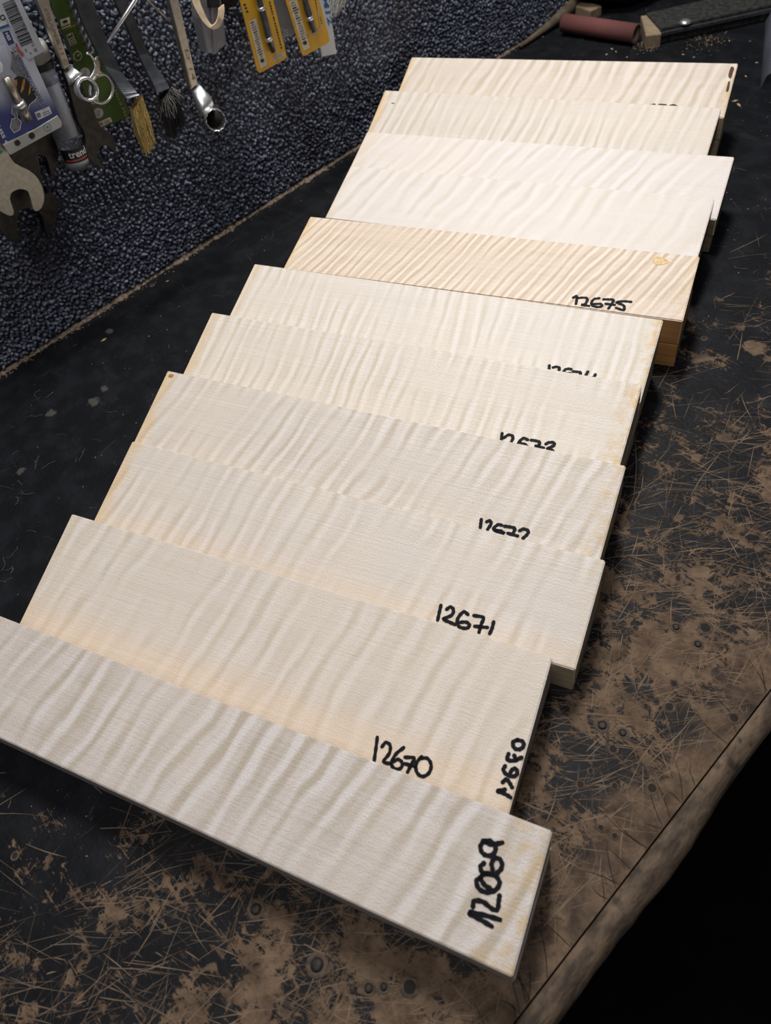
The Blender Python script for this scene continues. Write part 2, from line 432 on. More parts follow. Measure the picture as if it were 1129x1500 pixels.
for i in range(520):
    x = rng.uniform(.02, .62); y = rng.uniform(-.2, 1.2); a = rng.uniform(0, 6.28); L = rng.uniform(.003, .03); wd = rng.uniform(.00005, .00016)
    ribbon(bm, (x, y), (x + L * math.cos(a), y + L * math.sin(a)), wd, wd * .6, rng.gauss(0, .12) * L, .00006, 5)
o = bmobj('fine_scuff', bm, M_scr2, bench); o['kind'] = 'stuff'
# worn through spots (own shapes)
def blob(bm, c, r, z, ex=1.0, rot=0.0, lobes=9):
    c = Vector((c[0], c[1], z)); n = 22; ph = rng.uniform(0, 6)
    vs_ = []
    for i in range(n):
        q = 2 * math.pi * i / n; rr = r * (1 + .25 * math.sin(3 * q + ph) + .16 * math.sin(lobes * q + 2 * ph) + rng.uniform(-.08, .08))
        dx, dy = rr * ex * math.cos(q), rr * math.sin(q)
        vs_.append(bm.verts.new(c + Vector((dx * math.cos(rot) - dy * math.sin(rot), dx * math.sin(rot) + dy * math.cos(rot), 0))))
    bm.faces.new(vs_)
# drilled holes and screw heads
def hole(p, r, screw=False, lip=True):
    r = r * .8; q = on_z(p, 0); bm = bmesh.new(); n = 18
    prof_ = [(1.55, 0.0001), (1.25, .0007), (1.02, .0007), (.92, .00012)]
    rings = [[bm.verts.new(q + Vector((r * f * math.cos(2 * math.pi * i / n) * (1 + .06 * math.sin(5 * i)), r * f * math.sin(2 * math.pi * i / n), h))) for i in range(n)] for f, h in prof_]
    for a, b in zip(rings, rings[1:]):
        for i in range(n): bm.faces.new((a[i], a[(i + 1) % n], b[(i + 1) % n], b[i]))
    o = bmobj('hole_lip', bm, M_lip, bench, True)
    bm = bmesh.new(); bm.faces.new([bm.verts.new(q + Vector((r * .95 * math.cos(2 * math.pi * i / n), r * .95 * math.sin(2 * math.pi * i / n), .00016))) for i in range(n)])
    bmobj('hole', bm, M_hole, o, org=q * 0 + parent_origin(o))
    if screw:
        bm = bmesh.new(); prof_ = [(.75, .0002), (.72, .0009), (.4, .0012)]
        rings = [[bm.verts.new(q + Vector((r * f * math.cos(2 * math.pi * i / n), r * f * math.sin(2 * math.pi * i / n), h))) for i in range(n)] for f, h in prof_]
        for a, b in zip(rings, rings[1:]):
            for i in range(n): bm.faces.new((a[i], a[(i + 1) % n], b[(i + 1) % n], b[i]))
        bm.faces.new(rings[-1])
        bmobj('screw_head', bm, M_screw, o, True)
for p, r, s in (((375, 1332), .0048, True), ((464, 1414), .0055, True), ((540, 1448), .0036, True), ((562, 1446), .003, True), ((600, 1446), .0048, False),
                ((1075, 1052), .0035, False), ((987, 1002), .0028, False), ((990, 919), .0034, True), ((1022, 944), .0036, True), ((1033, 920), .0045, False),
                ((882, 1063), .0042, True), ((912, 1074), .0034, True), ((898, 1098), .003, False), ((850, 1150), .0026, False), ((900, 1152), .0022, False),
                ((955, 1155), .0034, False), ((880, 1213), .0020, False), ((900, 1225), .0020, False), ((22, 1254), .0026, False), ((1070, 897), .0030, False),
                ((980, 1036), .0034, False), ((899, 915), .0022, False), ((912, 926), .0018, False), ((930, 920), .002, False), ((865, 1130), .002, False), ((972, 892), .002, False),
                ((223, 418), .0026, False), ((1031, 496), .0026, False), ((1040, 601), .003, False)):
    hole(p, r, s)

# ================================================================ MAPLE BOARDS
M_ink = simple('marker_ink', (0.006, 0.006, 0.010), .6, var=.4, scale=900, spec=.15)
M_bark = simple('bark_brown', (0.09, 0.035, 0.014), .8, var=.5, scale=700)
def maple(name, base, dark, period, slant, contrast, seed, warm=(0.80, 0.57, 0.30), end_l=.5, end_r=.5, lowband=0.0, spread=.6, rough=.42):
    t = NT(name); v = t.obj()
    sep = t.n('ShaderNodeSeparateXYZ'); t.t.links.new(v, sep.inputs[0]); x, y = sep.outputs[0], sep.outputs[1]
    off = (seed * 1.37, seed * .73, seed * 2.1)
    vo = t.mapped(v, loc=off)
    # flame figure: bands across the board that bend, fork and fade
    d1 = t.math('SUBTRACT', t.noise(t.mapped(v, loc=off, scale=(1.0, .55, 1)), 16, 2, .5), .5)
    d2 = t.math('SUBTRACT', t.noise(t.mapped(v, loc=off, scale=(1.0, .25, 1)), 75, 2, .5), .5)
    u = t.math('ADD', x, t.math('MULTIPLY', y, slant))
    u = t.math('ADD', u, t.math('MULTIPLY', d1, period * 1.5)); u = t.math('ADD', u, t.math('MULTIPLY', d2, period * .42))
    s1 = t.math('SINE', t.math('MULTIPLY', u, 2 * math.pi / period))
    s2 = t.math('SINE', t.math('ADD', t.math('MULTIPLY', u, 2 * math.pi / (period * .57)), seed * 1.0))
    fl = t.math('ADD', t.math('MULTIPLY', s1, .62), t.math('MULTIPLY', s2, .38))
    amp = t.ramp01(t.noise(t.mapped(v, loc=off, scale=(1, 1.4, 1)), 11, 2), .5 - spread * .35, .5 + spread * .25)
    fl = t.math('MULTIPLY', fl, amp)
    # fine grain along the length and a fuzzy sawn surface
    g = t.noise(t.mapped(v, loc=off, scale=(14, 520, 60)), 1.0, 3, .6)
    g2 = t.noise(t.mapped(v, loc=off, scale=(5, 95, 20)), 1.0, 3, .6)
    fz = t.noise(vo, 900, 2, .6)
    f = t.math('ADD', t.math('MULTIPLY', fl, .85), .46)
    f = t.math('ADD', f, t.math('MULTIPLY', t.math('SUBTRACT', g, .5), .42)); f = t.math('ADD', f, t.math('MULTIPLY', t.math('SUBTRACT', g2, .5), .5))
    f = t.math('ADD', f, t.math('MULTIPLY', t.math('SUBTRACT', fz, .5), .55))
    f = t.math('MULTIPLY', f, contrast, clamp=True)
    c = t.mix(f, base, dark)
    c = t.mix(t.math('MULTIPLY', t.ramp01(t.noise(vo, 7, 3), .42, .75), .35), c, tuple(a * b for a, b in zip(base, (1.0, .95, .86))))
    # pale wax / resin staining at the ends, warmer sapwood at the low edge
    nz = t.math('MULTIPLY', t.math('SUBTRACT', t.noise(vo, 60, 4, .6), .5), .022)
    if end_r:
        e = t.ramp01(t.math('ADD', x, nz), .180, .2015); blot = t.ramp01(t.noise(vo, 130, 3), .38, .66)
        c = t.mix(t.math('MULTIPLY', t.math('MULTIPLY', e, blot), end_r), c, (0.66, 0.43, 0.13))
    if end_l:
        e = t.ramp01(t.math('SUBTRACT', nz, x), .186, .2015)
        c = t.mix(t.math('MULTIPLY', e, end_l), c, (0.74, 0.50, 0.22))
    if lowband:
        e = t.ramp01(t.math('ADD', y, t.math('MULTIPLY', nz, .8)), -.012, -.037)
        c = t.mix(t.math('MULTIPLY', e, lowband), c, (0.80, 0.56, 0.33))
    t.col(c); t.set(Roughness=rough); t.b.inputs['Specular IOR Level'].default_value = .45
    h = t.math('ADD', t.math('MULTIPLY', fl, .22), t.math('ADD', t.math('MULTIPLY', fz, 1.1), t.math('MULTIPLY', g, .7)))
    t.bump(h, .55, .0007)
    return t.m
def side_wood(name, c):
    t = NT(name); v = t.obj()
    g = t.noise(t.mapped(v, scale=(6, 60, 260)), 1.0, 4, .6)
    t.col(t.mix(t.ramp01(g, .3, .7), tuple(x * .72 for x in c), c)); t.set(Roughness=.6); t.bump(g, .3, .0004); return t.m
PALE = (0.80, 0.715, 0.60); PALED = (0.62, 0.515, 0.39)
# right-near top corner x, y, z; yaw, tilt of the top face, length, width; then looks
SETS = [
 ('12679', 'A', (0.40754, 0.80082, 0.05209, 0.40416, 0.32901, 0.39327, 0.07553), .52, dict(base=(0.760, 0.690, 0.614), dark=(0.582, 0.480, 0.374), period=.016, slant=-.25, contrast=.9, end_l=.9, end_r=.75)),
 ('12678', 'B', (0.43655, 0.71879, 0.04331, 0.37400, 0.33923, 0.39861, 0.07780), .5, dict(base=(0.760, 0.700, 0.636), dark=(0.601, 0.520, 0.428), period=.013, slant=-.12, contrast=.85, end_l=.9, end_r=.15)),
 ('12677', 'C', (0.49238, 0.65395, 0.03799, 0.38544, 0.25265, 0.41542, 0.08186), .5, dict(base=(0.810, 0.760, 0.736), dark=(0.679, 0.600, 0.524), period=.018, slant=-.55, contrast=.75, end_l=.2, end_r=.0)),
 ('12676', 'D', (0.51659, 0.57911, 0.04365, 0.38215, 0.23688, 0.39272, 0.07787), .5, dict(base=(0.800, 0.750, 0.714), dark=(0.660, 0.590, 0.503), period=.020, slant=-.35, contrast=.65, end_l=.3, end_r=.1)),
 ('12675', 'E', (0.55716, 0.49166, 0.05302, 0.40487, 0.19026, 0.39255, 0.07357), .5, dict(base=(0.822, 0.730, 0.627), dark=(0.60, 0.44, 0.31), period=.0095, slant=-.42, contrast=1.0, end_l=.95, end_r=.5, spread=1.0)),
 ('12674', 'F', (0.58113, 0.39821, 0.04485, 0.39708, 0.25728, 0.40040, 0.08158), .45, dict(base=(0.800, 0.745, 0.692), dark=(0.640, 0.565, 0.460), period=.0115, slant=.02, contrast=.85, end_l=.35, end_r=.65)),
 ('12673', 'G', (0.61158, 0.32476, 0.04732, 0.39634, 0.28387, 0.40131, 0.07863), .5, dict(base=(0.800, 0.740, 0.680), dark=(0.630, 0.550, 0.439), period=.0115, slant=-.02, contrast=.85, end_l=.5, end_r=.7)),
 ('12672', 'H', (0.64752, 0.25352, 0.04891, 0.39397, 0.28829, 0.40391, 0.07447), .45, dict(base=(0.780, 0.720, 0.669), dark=(0.582, 0.500, 0.412), period=.0135, slant=-.30, contrast=.95, end_l=.6, end_r=.5, spread=.9)),
 ('12671', 'I', (0.68102, 0.18504, 0.03445, 0.39495, 0.27558, 0.40447, 0.07755), .30, dict(base=(0.780, 0.720, 0.669), dark=(0.601, 0.520, 0.428), period=.0145, slant=-.22, contrast=.85, end_l=.55, end_r=.15, lowband=.22)),
 ('12670', 'J', (0.70679, 0.08643, 0.02392, 0.40188, 0.28641, 0.39598, 0.10130), .25, dict(base=(0.780, 0.710, 0.647), dark=(0.611, 0.530, 0.428), period=.017, slant=-.25, contrast=.75, end_l=.25, end_r=.0, lowband=.3, spread=.5)),
 ('12669', 'K', (0.76295, 0.02601, 0.03713, 0.39152, 0.28824, 0.43000, 0.07490), .45, dict(base=(0.770, 0.715, 0.686), dark=(0.543, 0.465, 0.380), period=.0165, slant=-.30, contrast=1.0, end_l=.1, end_r=.45, spread=.9)),
]
LOW = {'12679': 'lower maple board hidden under the farthest board of the row', '12678': 'lower maple board under the second farthest board, dark brown right end',
       '12677': 'lower brownish maple board under the board whose right end sticks out', '12676': 'lower maple board under the whitish board behind the orange one',
       '12675': 'lower orange brown board directly under the orange toned board', '12674': 'lower maple board under the one just in front of the orange board',
       '12673': 'lower maple board of the pair fifth from the front', '12672': 'lower maple board of the pair fourth from the front',
       '12671': 'lower maple board of the pair third from the front, near face showing', '12670': 'lower maple board of the pair second from the front',
       '12669': 'lower maple board of the frontmost pair, grey front edge showing'}
LOOK = {'12679': 'farthest pale maple board of the row, brown bark spots on its right corner',
        '12678': 'cream maple board second from the far end, amber stain along its left end',
        '12677': 'whitish maple board third from the far end, its right end sticking out past its neighbours',
        '12676': 'whitish maple board with greyish right end, lying just behind the orange toned board',
        '12675': 'orange toned flamed maple board with tight ripples, marked 12675 in black pen',
        '12674': 'cream maple board just in front of the orange board, its number mostly covered',
        '12673': 'cream flamed maple board marked 12673, fifth from the front of the row',
        '12672': 'flamed maple board marked 12672 with a small brown knot at its left corner',
        '12671': 'flamed maple board third from the front, marked 12671 in full near its lower edge',
        '12670': 'flamed maple board second from the front, numbered 12670 twice',
        '12669': 'frontmost flamed maple board with 12669 written large across its right end'}
def P(origin, sc, pts): return [(origin[0] + x / sc, origin[1] + y / sc) for x, y in pts]
def O4(*pts): return P((500, 1050), 3.136, pts)
def O6(*pts): return P((700, 930), 5.175, pts)
def O5(*pts): return P((560, 860), 5.13, pts)
def O8(*pts): return P((680, 620), 7.056, pts)
def O7(*pts): return P((780, 510), 9.4, pts)
def O3(*pts): return P((820, 420), 9.4, pts)
INK = {
 '12669': (.0027, [O4((588, 905), (635, 930), (690, 962)), O4((592, 897), (660, 912), (728, 932)), O4((604, 872), (610, 846), (650, 850), (692, 882), (716, 884), (722, 850), (726, 822)),
                   O4((640, 738), (620, 755), (632, 790), (668, 806), (706, 796), (726, 768), (718, 742), (690, 722), (655, 722), (640, 742), (660, 775), (682, 786)),
                   O4((655, 672), (638, 690), (650, 716), (690, 724), (722, 712), (738, 684), (728, 655), (705, 650), (690, 672), (694, 702)),
                   O4((652, 572), (638, 598), (650, 628), (680, 638), (704, 622), (706, 592), (682, 570), (655, 572)), O4((650, 570), (690, 586), (738, 578))]),
 '12670': (.0024, [O4((165, 95), (158, 150), (150, 205)), O4((186, 138), (204, 118), (224, 132), (220, 168), (194, 206), (226, 216)),
                   O4((286, 142), (250, 172), (230, 214), (246, 240), (272, 236), (280, 214), (262, 196), (238, 206)),
                   O4((292, 186), (334, 190), (322, 218), (304, 254)), O4((292, 216), (338, 228)),
                   O4((368, 184), (344, 214), (346, 254), (372, 274), (402, 258), (412, 222), (396, 192), (366, 190))]),
 '12671': (.0026, [O5((440, 138), (428, 190), (415, 248)), O5((482, 168), (512, 150), (534, 172), (520, 212), (458, 240), (500, 262), (545, 282)),
                   O5((642, 206), (612, 186), (576, 220), (560, 264), (580, 300), (630, 310), (654, 288), (630, 264), (578, 266)),
                   O5((688, 214), (758, 230), (742, 280), (726, 340)), O5((694, 295), (788, 304)), O5((836, 262), (824, 310), (806, 350))]),
 '12672': (.0026, [O8((175, 995), (170, 1040), (165, 1080)), O8((230, 1020), (262, 1008), (276, 1040), (240, 1098), (210, 1130), (285, 1150)),
                   O8((385, 1055), (345, 1050), (303, 1100), (320, 1165), (380, 1185), (410, 1140), (370, 1112), (315, 1108)),
                   O8((415, 1065), (468, 1072), (522, 1088), (508, 1130), (480, 1210)), O8((450, 1138), (550, 1166)),
                   O8((570, 1112), (612, 1094), (660, 1114), (648, 1150), (606, 1190), (590, 1230), (665, 1250))]),
 '12673': (.0026, [O8((390, 105), (386, 140), (382, 178)), O8((408, 152), (460, 120), (502, 142), (484, 195), (440, 245), (505, 262)),
                   O8((655, 172), (610, 156), (562, 200), (548, 250), (580, 295), (630, 296), (652, 250), (615, 214), (552, 214)),
                   O8((690, 175), (735, 182), (778, 198), (762, 240), (732, 305)), O8((738, 234), (818, 256)),
                   O8((842, 216), (872, 200), (922, 202), (924, 232), (858, 264), (915, 285), (905, 335), (840, 335))]),
 '12674': (.0026, [O7((230, 240), (226, 290), (220, 345)), O7((280, 268), (325, 258), (370, 278), (342, 335), (282, 375), (372, 388)),
                   O7((530, 292), (487, 285), (440, 304), (420, 362), (460, 402), (512, 392), (520, 352), (440, 346)),
                   O7((556, 322), (606, 327), (660, 338), (640, 382), (612, 440)), O7((760, 325), (735, 370), (720, 405), (832, 408)), O7((862, 364), (845, 400), (822, 450))]),
 '12675': (.0026, [O3((182, 152), (228, 130), (230, 180), (220, 238)), O3((240, 160), (310, 152), (376, 165), (350, 238), (296, 250), (400, 266)),
                   O3((540, 160), (470, 172), (434, 220), (450, 262), (520, 282), (576, 270), (556, 238), (450, 242)),
                   O3((600, 176), (666, 176), (738, 186), (702, 250), (668, 302)), O3((628, 236), (752, 252)),
                   O3((978, 210), (890, 202), (802, 206)), O3((800, 208), (782, 222), (870, 256), (886, 300), (868, 324), (772, 292))]),
 '12679': (.0024, [[(929, 154.5), (928, 159.0), (927, 164.0)], [(934, 156.0), (938, 154.5), (944, 156.0), (941, 163.0), (936, 168.0), (944, 169.0)], [(954, 154.0), (959, 153.0), (953, 156.0), (951, 162.0), (956, 165.0), (959, 161.0), (952, 160.0)],
                   [(965, 153.5), (975, 154.5), (971, 163.0)], [(981, 155.0), (986, 154.0), (990, 156.0), (988, 160.0), (983, 160.0), (981, 155.0)], [(990, 156.0), (986, 167.0)]]),
}
INK2 = {'12670': (.0026, [O6((150, 1186), (205, 1206), (246, 1232)), O6((152, 1182), (205, 1172), (262, 1196)), O6((186, 1118), (214, 1096), (238, 1120), (258, 1156), (276, 1150), (284, 1128)),
                          O6((206, 994), (192, 1026), (222, 1062), (274, 1072), (298, 1044), (284, 1014), (260, 1022), (244, 1046)),
                          O6((232, 902), (222, 930), (228, 950), (276, 952), (330, 930)), O6((274, 914), (292, 950)),
                          O6((300, 796), (264, 816), (276, 858), (312, 868), (342, 848), (342, 812), (300, 796))])}
boards = {}
def wedge(name, L, W, z0n, z0f, z1n, z1f, mats, M, bev=.0008):
    """board in its own frame: x along the grain, y across (far edge +), z up; z0 underside, z1 top, n near edge, f far edge"""
    bm = bmesh.new()
    xs = [-L / 2, L / 2]
    j = lambda s: rng.uniform(-s, s)
    vs_ = []
    for x in xs:
        jx = j(.0005)
        vs_.append([bm.verts.new((x + jx + j(.0003), -W / 2, z0n)), bm.verts.new((x + jx + j(.0003), W / 2, z0f)), bm.verts.new((x + jx, W / 2, z1f)), bm.verts.new((x + jx, -W / 2, z1n))])
    a, b = vs_
    bm.faces.new((a[3], b[3], b[2], a[2])).material_index = 0
    for q in ((a[0], a[1], b[1], b[0]), (a[0], b[0], b[3], a[3]), (a[1], a[2], b[2], b[1])): bm.faces.new(q).material_index = 1
    bm.faces.new((a[0], a[3], a[2], a[1])).material_index = 2; bm.faces.new((b[0], b[1], b[2], b[3])).material_index = 2
    bmesh.ops.recalc_face_normals(bm, faces=bm.faces[:])
    bmesh.ops.bevel(bm, geom=bm.edges[:], offset=bev, segments=2, affect='EDGES')
    me = bpy.data.meshes.new(name); bm.to_mesh(me); bm.free()
    for m_ in mats: me.materials.append(m_)
    o = bpy.data.objects.new(name, me); link(o); o.matrix_world = M
    return o
for i, (num, let, (bx, by, bz, yaw, tilt, L, W), split, look) in enumerate(SETS):
    e = Vector((math.cos(yaw), math.sin(yaw), 0)); gh = Vector((-math.sin(yaw), math.cos(yaw), 0))
    g = gh * math.cos(tilt) + Vector((0, 0, math.sin(tilt))); nn = e.cross(g)
    NR = Vector((bx, by, bz)); Wh = W * math.cos(tilt); rise = W * math.sin(tilt)
    zn, zf = bz, bz + rise
    C0 = NR - e * (L / 2) + gh * (Wh / 2); C0.z = 0
    M = Matrix(((e.x, gh.x, 0, C0.x), (e.y, gh.y, 0, C0.y), (0, 0, 1, 0), (0, 0, 0, 1)))
    top = maple('maple_' + num, seed=i + 1, **look)
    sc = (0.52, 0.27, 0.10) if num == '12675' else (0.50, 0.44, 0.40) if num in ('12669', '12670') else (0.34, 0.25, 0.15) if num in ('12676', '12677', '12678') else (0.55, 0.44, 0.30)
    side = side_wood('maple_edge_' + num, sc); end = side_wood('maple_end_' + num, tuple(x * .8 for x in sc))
    dx = Matrix.Translation((e.x * .0006 * (-1) ** i, e.y * .0006 * (-1) ** i, 0))
    lo = wedge('maple_board', L - .0015, Wh - .001, .0006, .0006, zn * split, zf * split, (side, side, end), dx @ M)
    if num in ('12674', '12675', '12677'): lo.location -= gh * .0006
    hi = wedge('maple_board', L, Wh, zn * split + .0003, zf * split + .0003, zn, zf, (top, side, end), M)
    tag(hi, LOOK[num], 'board', 'maple boards laid in a stepped row')
    tag(lo, LOW[num], 'board', 'maple boards laid in a stepped row')
    inv = M.inverted()
    def ink(spec, nm):
        wd, ls = spec
        pts = [[inv @ on_plane(p, NR, nn) for p in l] for l in ls]
        # keep the pen on the wood
        pts = [[p for p in l if -L / 2 < p.x < L / 2 - .001 and -Wh / 2 + .0012 < p.y < Wh / 2] for l in pts]
        bm = strokes('pen', [l for l in pts if len(l) > 1], wd, M_ink, hi, inv.to_3x3() @ nn)
        me = bpy.data.meshes.new(nm); bm.to_mesh(me); bm.free(); me.materials.append(M_ink)
        o = bpy.data.objects.new(nm, me); link(o, hi); o['label'] = 'black pen number ' + num
    if num in INK: ink(INK[num], 'pen_number')
    if num in INK2: ink(INK2[num], 'pen_number')
    boards[num] = (hi, M, NR, nn, L, Wh)
# end-grain pen marks on the right ends of two sets, seen almost edge on
for num in ('12670', '12671'):
    hi, M, NR, nn, L, Wh = boards[num]
    bm = bmesh.new(); zb = SETS[[s[0] for s in SETS].index(num)][2][2]
    cu = bpy.data.curves.new('lettering', 'FONT'); cu.body = num; cu.size = .016; o = bpy.data.objects.new('lettering', cu); COL.objects.link(o); bpy.context.view_layer.update(); me = o.to_mesh()
    vs_ = [bm.verts.new((L / 2 + .0013, -Wh / 2 + .006 + c.co.x, zb * .36 + c.co.y)) for c in me.vertices]
    for f in me.polygons: bm.faces.new([vs_[k] for k in f.vertices])
    o.to_mesh_clear(); bpy.data.objects.remove(o)
    me = bpy.data.meshes.new('end_number'); bm.to_mesh(me); bm.free(); me.materials.append(M_ink)
    o = bpy.data.objects.new('end_number', me); link(o, hi); o['label'] = 'black pen number on the end grain'
# bark spots and the small knot, thin slivers set in the surface
def spot(num, px, mat, nm):
    hi, M, NR, nn, L, Wh = boards[num]; inv = M.inverted()
    bm = bmesh.new(); bm.faces.new([bm.verts.new(inv @ (on_plane(p, NR, nn) + nn * .00025)) for p in px])
    me = bpy.data.meshes.new(nm); bm.to_mesh(me); bm.free(); me.materials.append(mat); link(bpy.data.objects.new(nm, me), hi)
spot('12679', c2([(1071, 98), (1075, 100), (1073, 108), (1070, 115), (1066.5, 112), (1068, 104)]), M_bark, 'bark_spot')
spot('12679', c2([(1066.5, 120), (1069, 120.5), (1067, 133), (1063, 134), (1064.5, 127)]), M_bark, 'bark_spot')
M_knot = simple('knot_brown', (0.36, 0.20, 0.06), .7, var=.5, scale=900)
spot('12672', c2([(247, 550), (250, 548), (255, 549), (252, 553), (247, 552.5)]), M_knot, 'knot')
spot('12675', c2([(955, 382), (963, 376), (972, 378), (980, 384), (968, 388), (960, 387)]), simple('amber_stain', (0.68, 0.47, 0.22), .5, var=.25, scale=500), 'amber_stain')
spot('12678', [(573, 150.6), (578, 151), (578, 152.2), (573, 151.6)], M_bark, 'dark_fleck')
# ================================================================ WALL TOOLS
M_steel = simple('matte_steel', (0.46, 0.44, 0.38), .42, .85, var=.12, scale=240)
M_satin = simple('satin_steel', (0.56, 0.50, 0.42), .36, .9, var=.15, scale=200)
M_chrome = simple('polished_chrome', (0.80, 0.81, 0.82), .32, .9, var=.05, scale=90)
M_black = simple('black_oxide_steel', (0.045, 0.041, 0.037), .42, .6, var=.3, scale=160)
M_dsteel = simple('dark_spring_steel', (0.045, 0.047, 0.052), .45, .3, var=.3, scale=120)
M_ferr = simple('grey_ferrule', (0.20, 0.21, 0.235), .35, .8, var=.2, scale=120)
M_brass = simple('brass_wire', (0.85, 0.62, 0.26), .3, .55, var=.3, scale=800)
M_bris = simple('dark_bristle', (0.035, 0.035, 0.038), .6, var=.4, scale=800)
M_brisw = simple('pale_bristle', (0.45, 0.45, 0.43), .6, var=.3, scale=800)
M_card = simple('white_card', (0.66, 0.68, 0.70), .5, var=.04, scale=40)
M_label = simple('silver_label', (0.52, 0.55, 0.62), .42, var=.05, scale=60)
M_grey = simple('grey_card_strip', (0.50, 0.49, 0.47), .55, var=.05, scale=60)
M_navy = simple('navy_print', (0.030, 0.050, 0.20), .45, var=.2, scale=60)
M_white = simple('white_print', (0.75, 0.77, 0.80), .5, var=.05)
M_blk = simple('black_print', (0.012, 0.012, 0.016), .5)
M_gryp = simple('grey_print', (0.20, 0.21, 0.24), .5)
M_blue = simple('blue_print', (0.015, 0.13, 0.38), .5)
M_teal = simple('teal_print', (0.02, 0.24, 0.26), .5)
M_orange = simple('orange_print', (0.48, 0.21, 0.04), .5)
M_red = simple('red_print', (0.42, 0.09, 0.06), .5)
M_green = simple('green_card', (0.055, 0.100, 0.014), .4, var=.25, scale=14)
M_yellow = simple('yellow_card', (0.66, 0.36, 0.012), .42, var=.08, scale=40)
M_yel2 = simple('dark_yellow_print', (0.50, 0.27, 0.010), .45)
M_cream = simple('cream_label', (0.66, 0.58, 0.44), .5, var=.08, scale=200)
M_beige = simple('beige_strap', (0.56, 0.44, 0.30), .55, var=.12, scale=120)
M_capb = simple('beige_cap', (0.42, 0.41, 0.36), .5, var=.08)
def clear(name, tint=(0.8, 0.82, 0.85), alpha=.35, rough=.15):
    t = NT(name); t.col(tint); t.set(Roughness=rough)
    tr = t.n('ShaderNodeBsdfTransparent'); tr.inputs[0].default_value = (.93, .94, .96, 1)
    mx = t.n('ShaderNodeMixShader'); mx.inputs[0].default_value = alpha
    t.t.links.new(tr.outputs[0], mx.inputs[1]); t.t.links.new(t.b.outputs[0], mx.inputs[2]); t.t.links.new(mx.outputs[0], t.out.inputs[0])
    return t.m
M_clear = clear('clear_plastic', (0.5, 0.5, 0.5), alpha=.08)
M_frost = clear('frosted_plastic', (0.30, 0.30, 0.31), .62, .35)
M_tube = clear('tube_plastic', (0.26, 0.27, 0.31), .30, .25)
def lerp2(a, b, q): return (a[0] + (b[0] - a[0]) * q, a[1] + (b[1] - a[1]) * q)
def hang(name, p, x, label, cat, group=None):
    o = empty(name, on_x(p, x)); return tag(o, label, cat, group)
EPS = .0004

# (a) big grey open-ended spanner, lower left
a = hang('open_end_spanner', (20, 250), .045, 'large matte grey open-ended spanner hanging at the left edge, jaw pointing down', 'spanner')
jaw = Z1((-240, 400), (-60, 400), (20, 860), (60, 955), (110, 1012), (180, 1042), (238, 1098), (268, 1180), (264, 1250), (240, 1284), (212, 1286), (194, 1240), (176, 1166), (120, 1148), (66, 1172),
         (60, 1210), (78, 1268), (86, 1300), (76, 1316), (46, 1312), (-20, 1268), (-90, 1170), (-130, 1060), (-120, 930))
wall_plate('jaw', c2(jaw, 3), .045, .008, M_steel, a, .0008)
wall_quads('teal_sticker', [Z1((-60, 905), (-5, 908), (20, 925), (-8, 950), (-60, 975))], .0455, M_teal, a)
# (b) black spanner behind it
a = hang('open_end_spanner', (60, 310), .022, 'black open-ended spanner half hidden behind the large grey one', 'spanner')
jb = Z1((60, 700), (190, 700), (262, 1166), (300, 1166), (338, 1196), (352, 1250), (346, 1330), (312, 1405), (290, 1436), (277, 1400), (256, 1320), (205, 1260), (110, 1285), (108, 1390), (124, 1476), (70, 1474), (5, 1400), (-40, 1290), (-30, 1160), (40, 1050))
wall_plate('jaw', c2(jb, 3), .022, .010, M_black, a, .0012)
# (c) black spanner behind the blister card
a = hang('open_end_spanner', (60, 225), .018, 'black open-ended spanner under the lower edge of the blue card', 'spanner')
jc = Z1((150, 400), (280, 400), (335, 800), (362, 880), (352, 970), (346, 1040), (320, 1082), (300, 1020), (288, 955), (240, 935), (192, 958), (166, 1005), (134, 965), (128, 900), (170, 800))
wall_plate('jaw', c2(jc, 3), .018, .009, M_black, a, .0012)

# (d) blister card of bits
a = hang('blister_card', (40, 130), .05, 'white and blue blister card of drill bits with a barcode, left edge of the wall', 'package')
X = .050
t = NT('blue_fading_card'); v = t.obj(); sp_ = t.n('ShaderNodeSeparateXYZ'); t.t.links.new(v, sp_.inputs[0])
t.col(t.mix(t.ramp01(t.math('ADD', sp_.outputs[2], t.math('MULTIPLY', sp_.outputs[1], .35)), .006, -.022), (0.62, 0.66, 0.76), (0.028, 0.045, 0.21))); t.set(Roughness=.4); M_fade = t.m
wall_plate('card', Z1((-180, -260), (40, -260), (216, 395), (378, 742), (376, 772), (66, 944), (20, 884), (-240, 400)), X, .0012, M_fade, a, .0003)
wall_plate('barcode_label', Z1((-30, -260), (20, -300), (112, -20), (266, 296), (262, 318), (182, 362), (164, 362), (10, 60), (-70, -120)), X + .0012, .0008, M_label, a, .0002)
bm = bmesh.new(); x_ = X + .0012 + .0002
gl = ((14, 26), (132, 292)); gr = ((86, -6), (204, 262)); q = 0.0
brs = []
while q < .97:
    wdt = rng.choice((.010, .018, .030, .012)); A0 = lerp2(*gl, q); B0 = lerp2(*gr, q); A1 = lerp2(*gl, q + wdt); B1 = lerp2(*gr, q + wdt)
    brs.append(Z1(A0, B0, B1, A1)); q += wdt + rng.choice((.010, .016, .024))
wall_quads('barcode', brs, x_, M_blk, a)
wall_text('barcode_digits', '5 027865 403166', Z1((216, 282))[0], (-13.4 * .40, -29.0 * .40), (-29.0 * .22, 13.4 * .22), x_, M_gryp, a)
wall_quads('recycling_mark', [Z1((150, 300), (160, 296), (166, 312), (158, 318)), Z1((178, 322), (190, 316), (194, 328), (184, 334)), Z1((204, 300), (220, 292), (230, 310), (214, 318))], x_, M_gryp, a)
wall_quads('white_panel', [Z1((-120, -40), (16, 60), (48, 148), (-60, 190))], X + EPS, M_white, a)
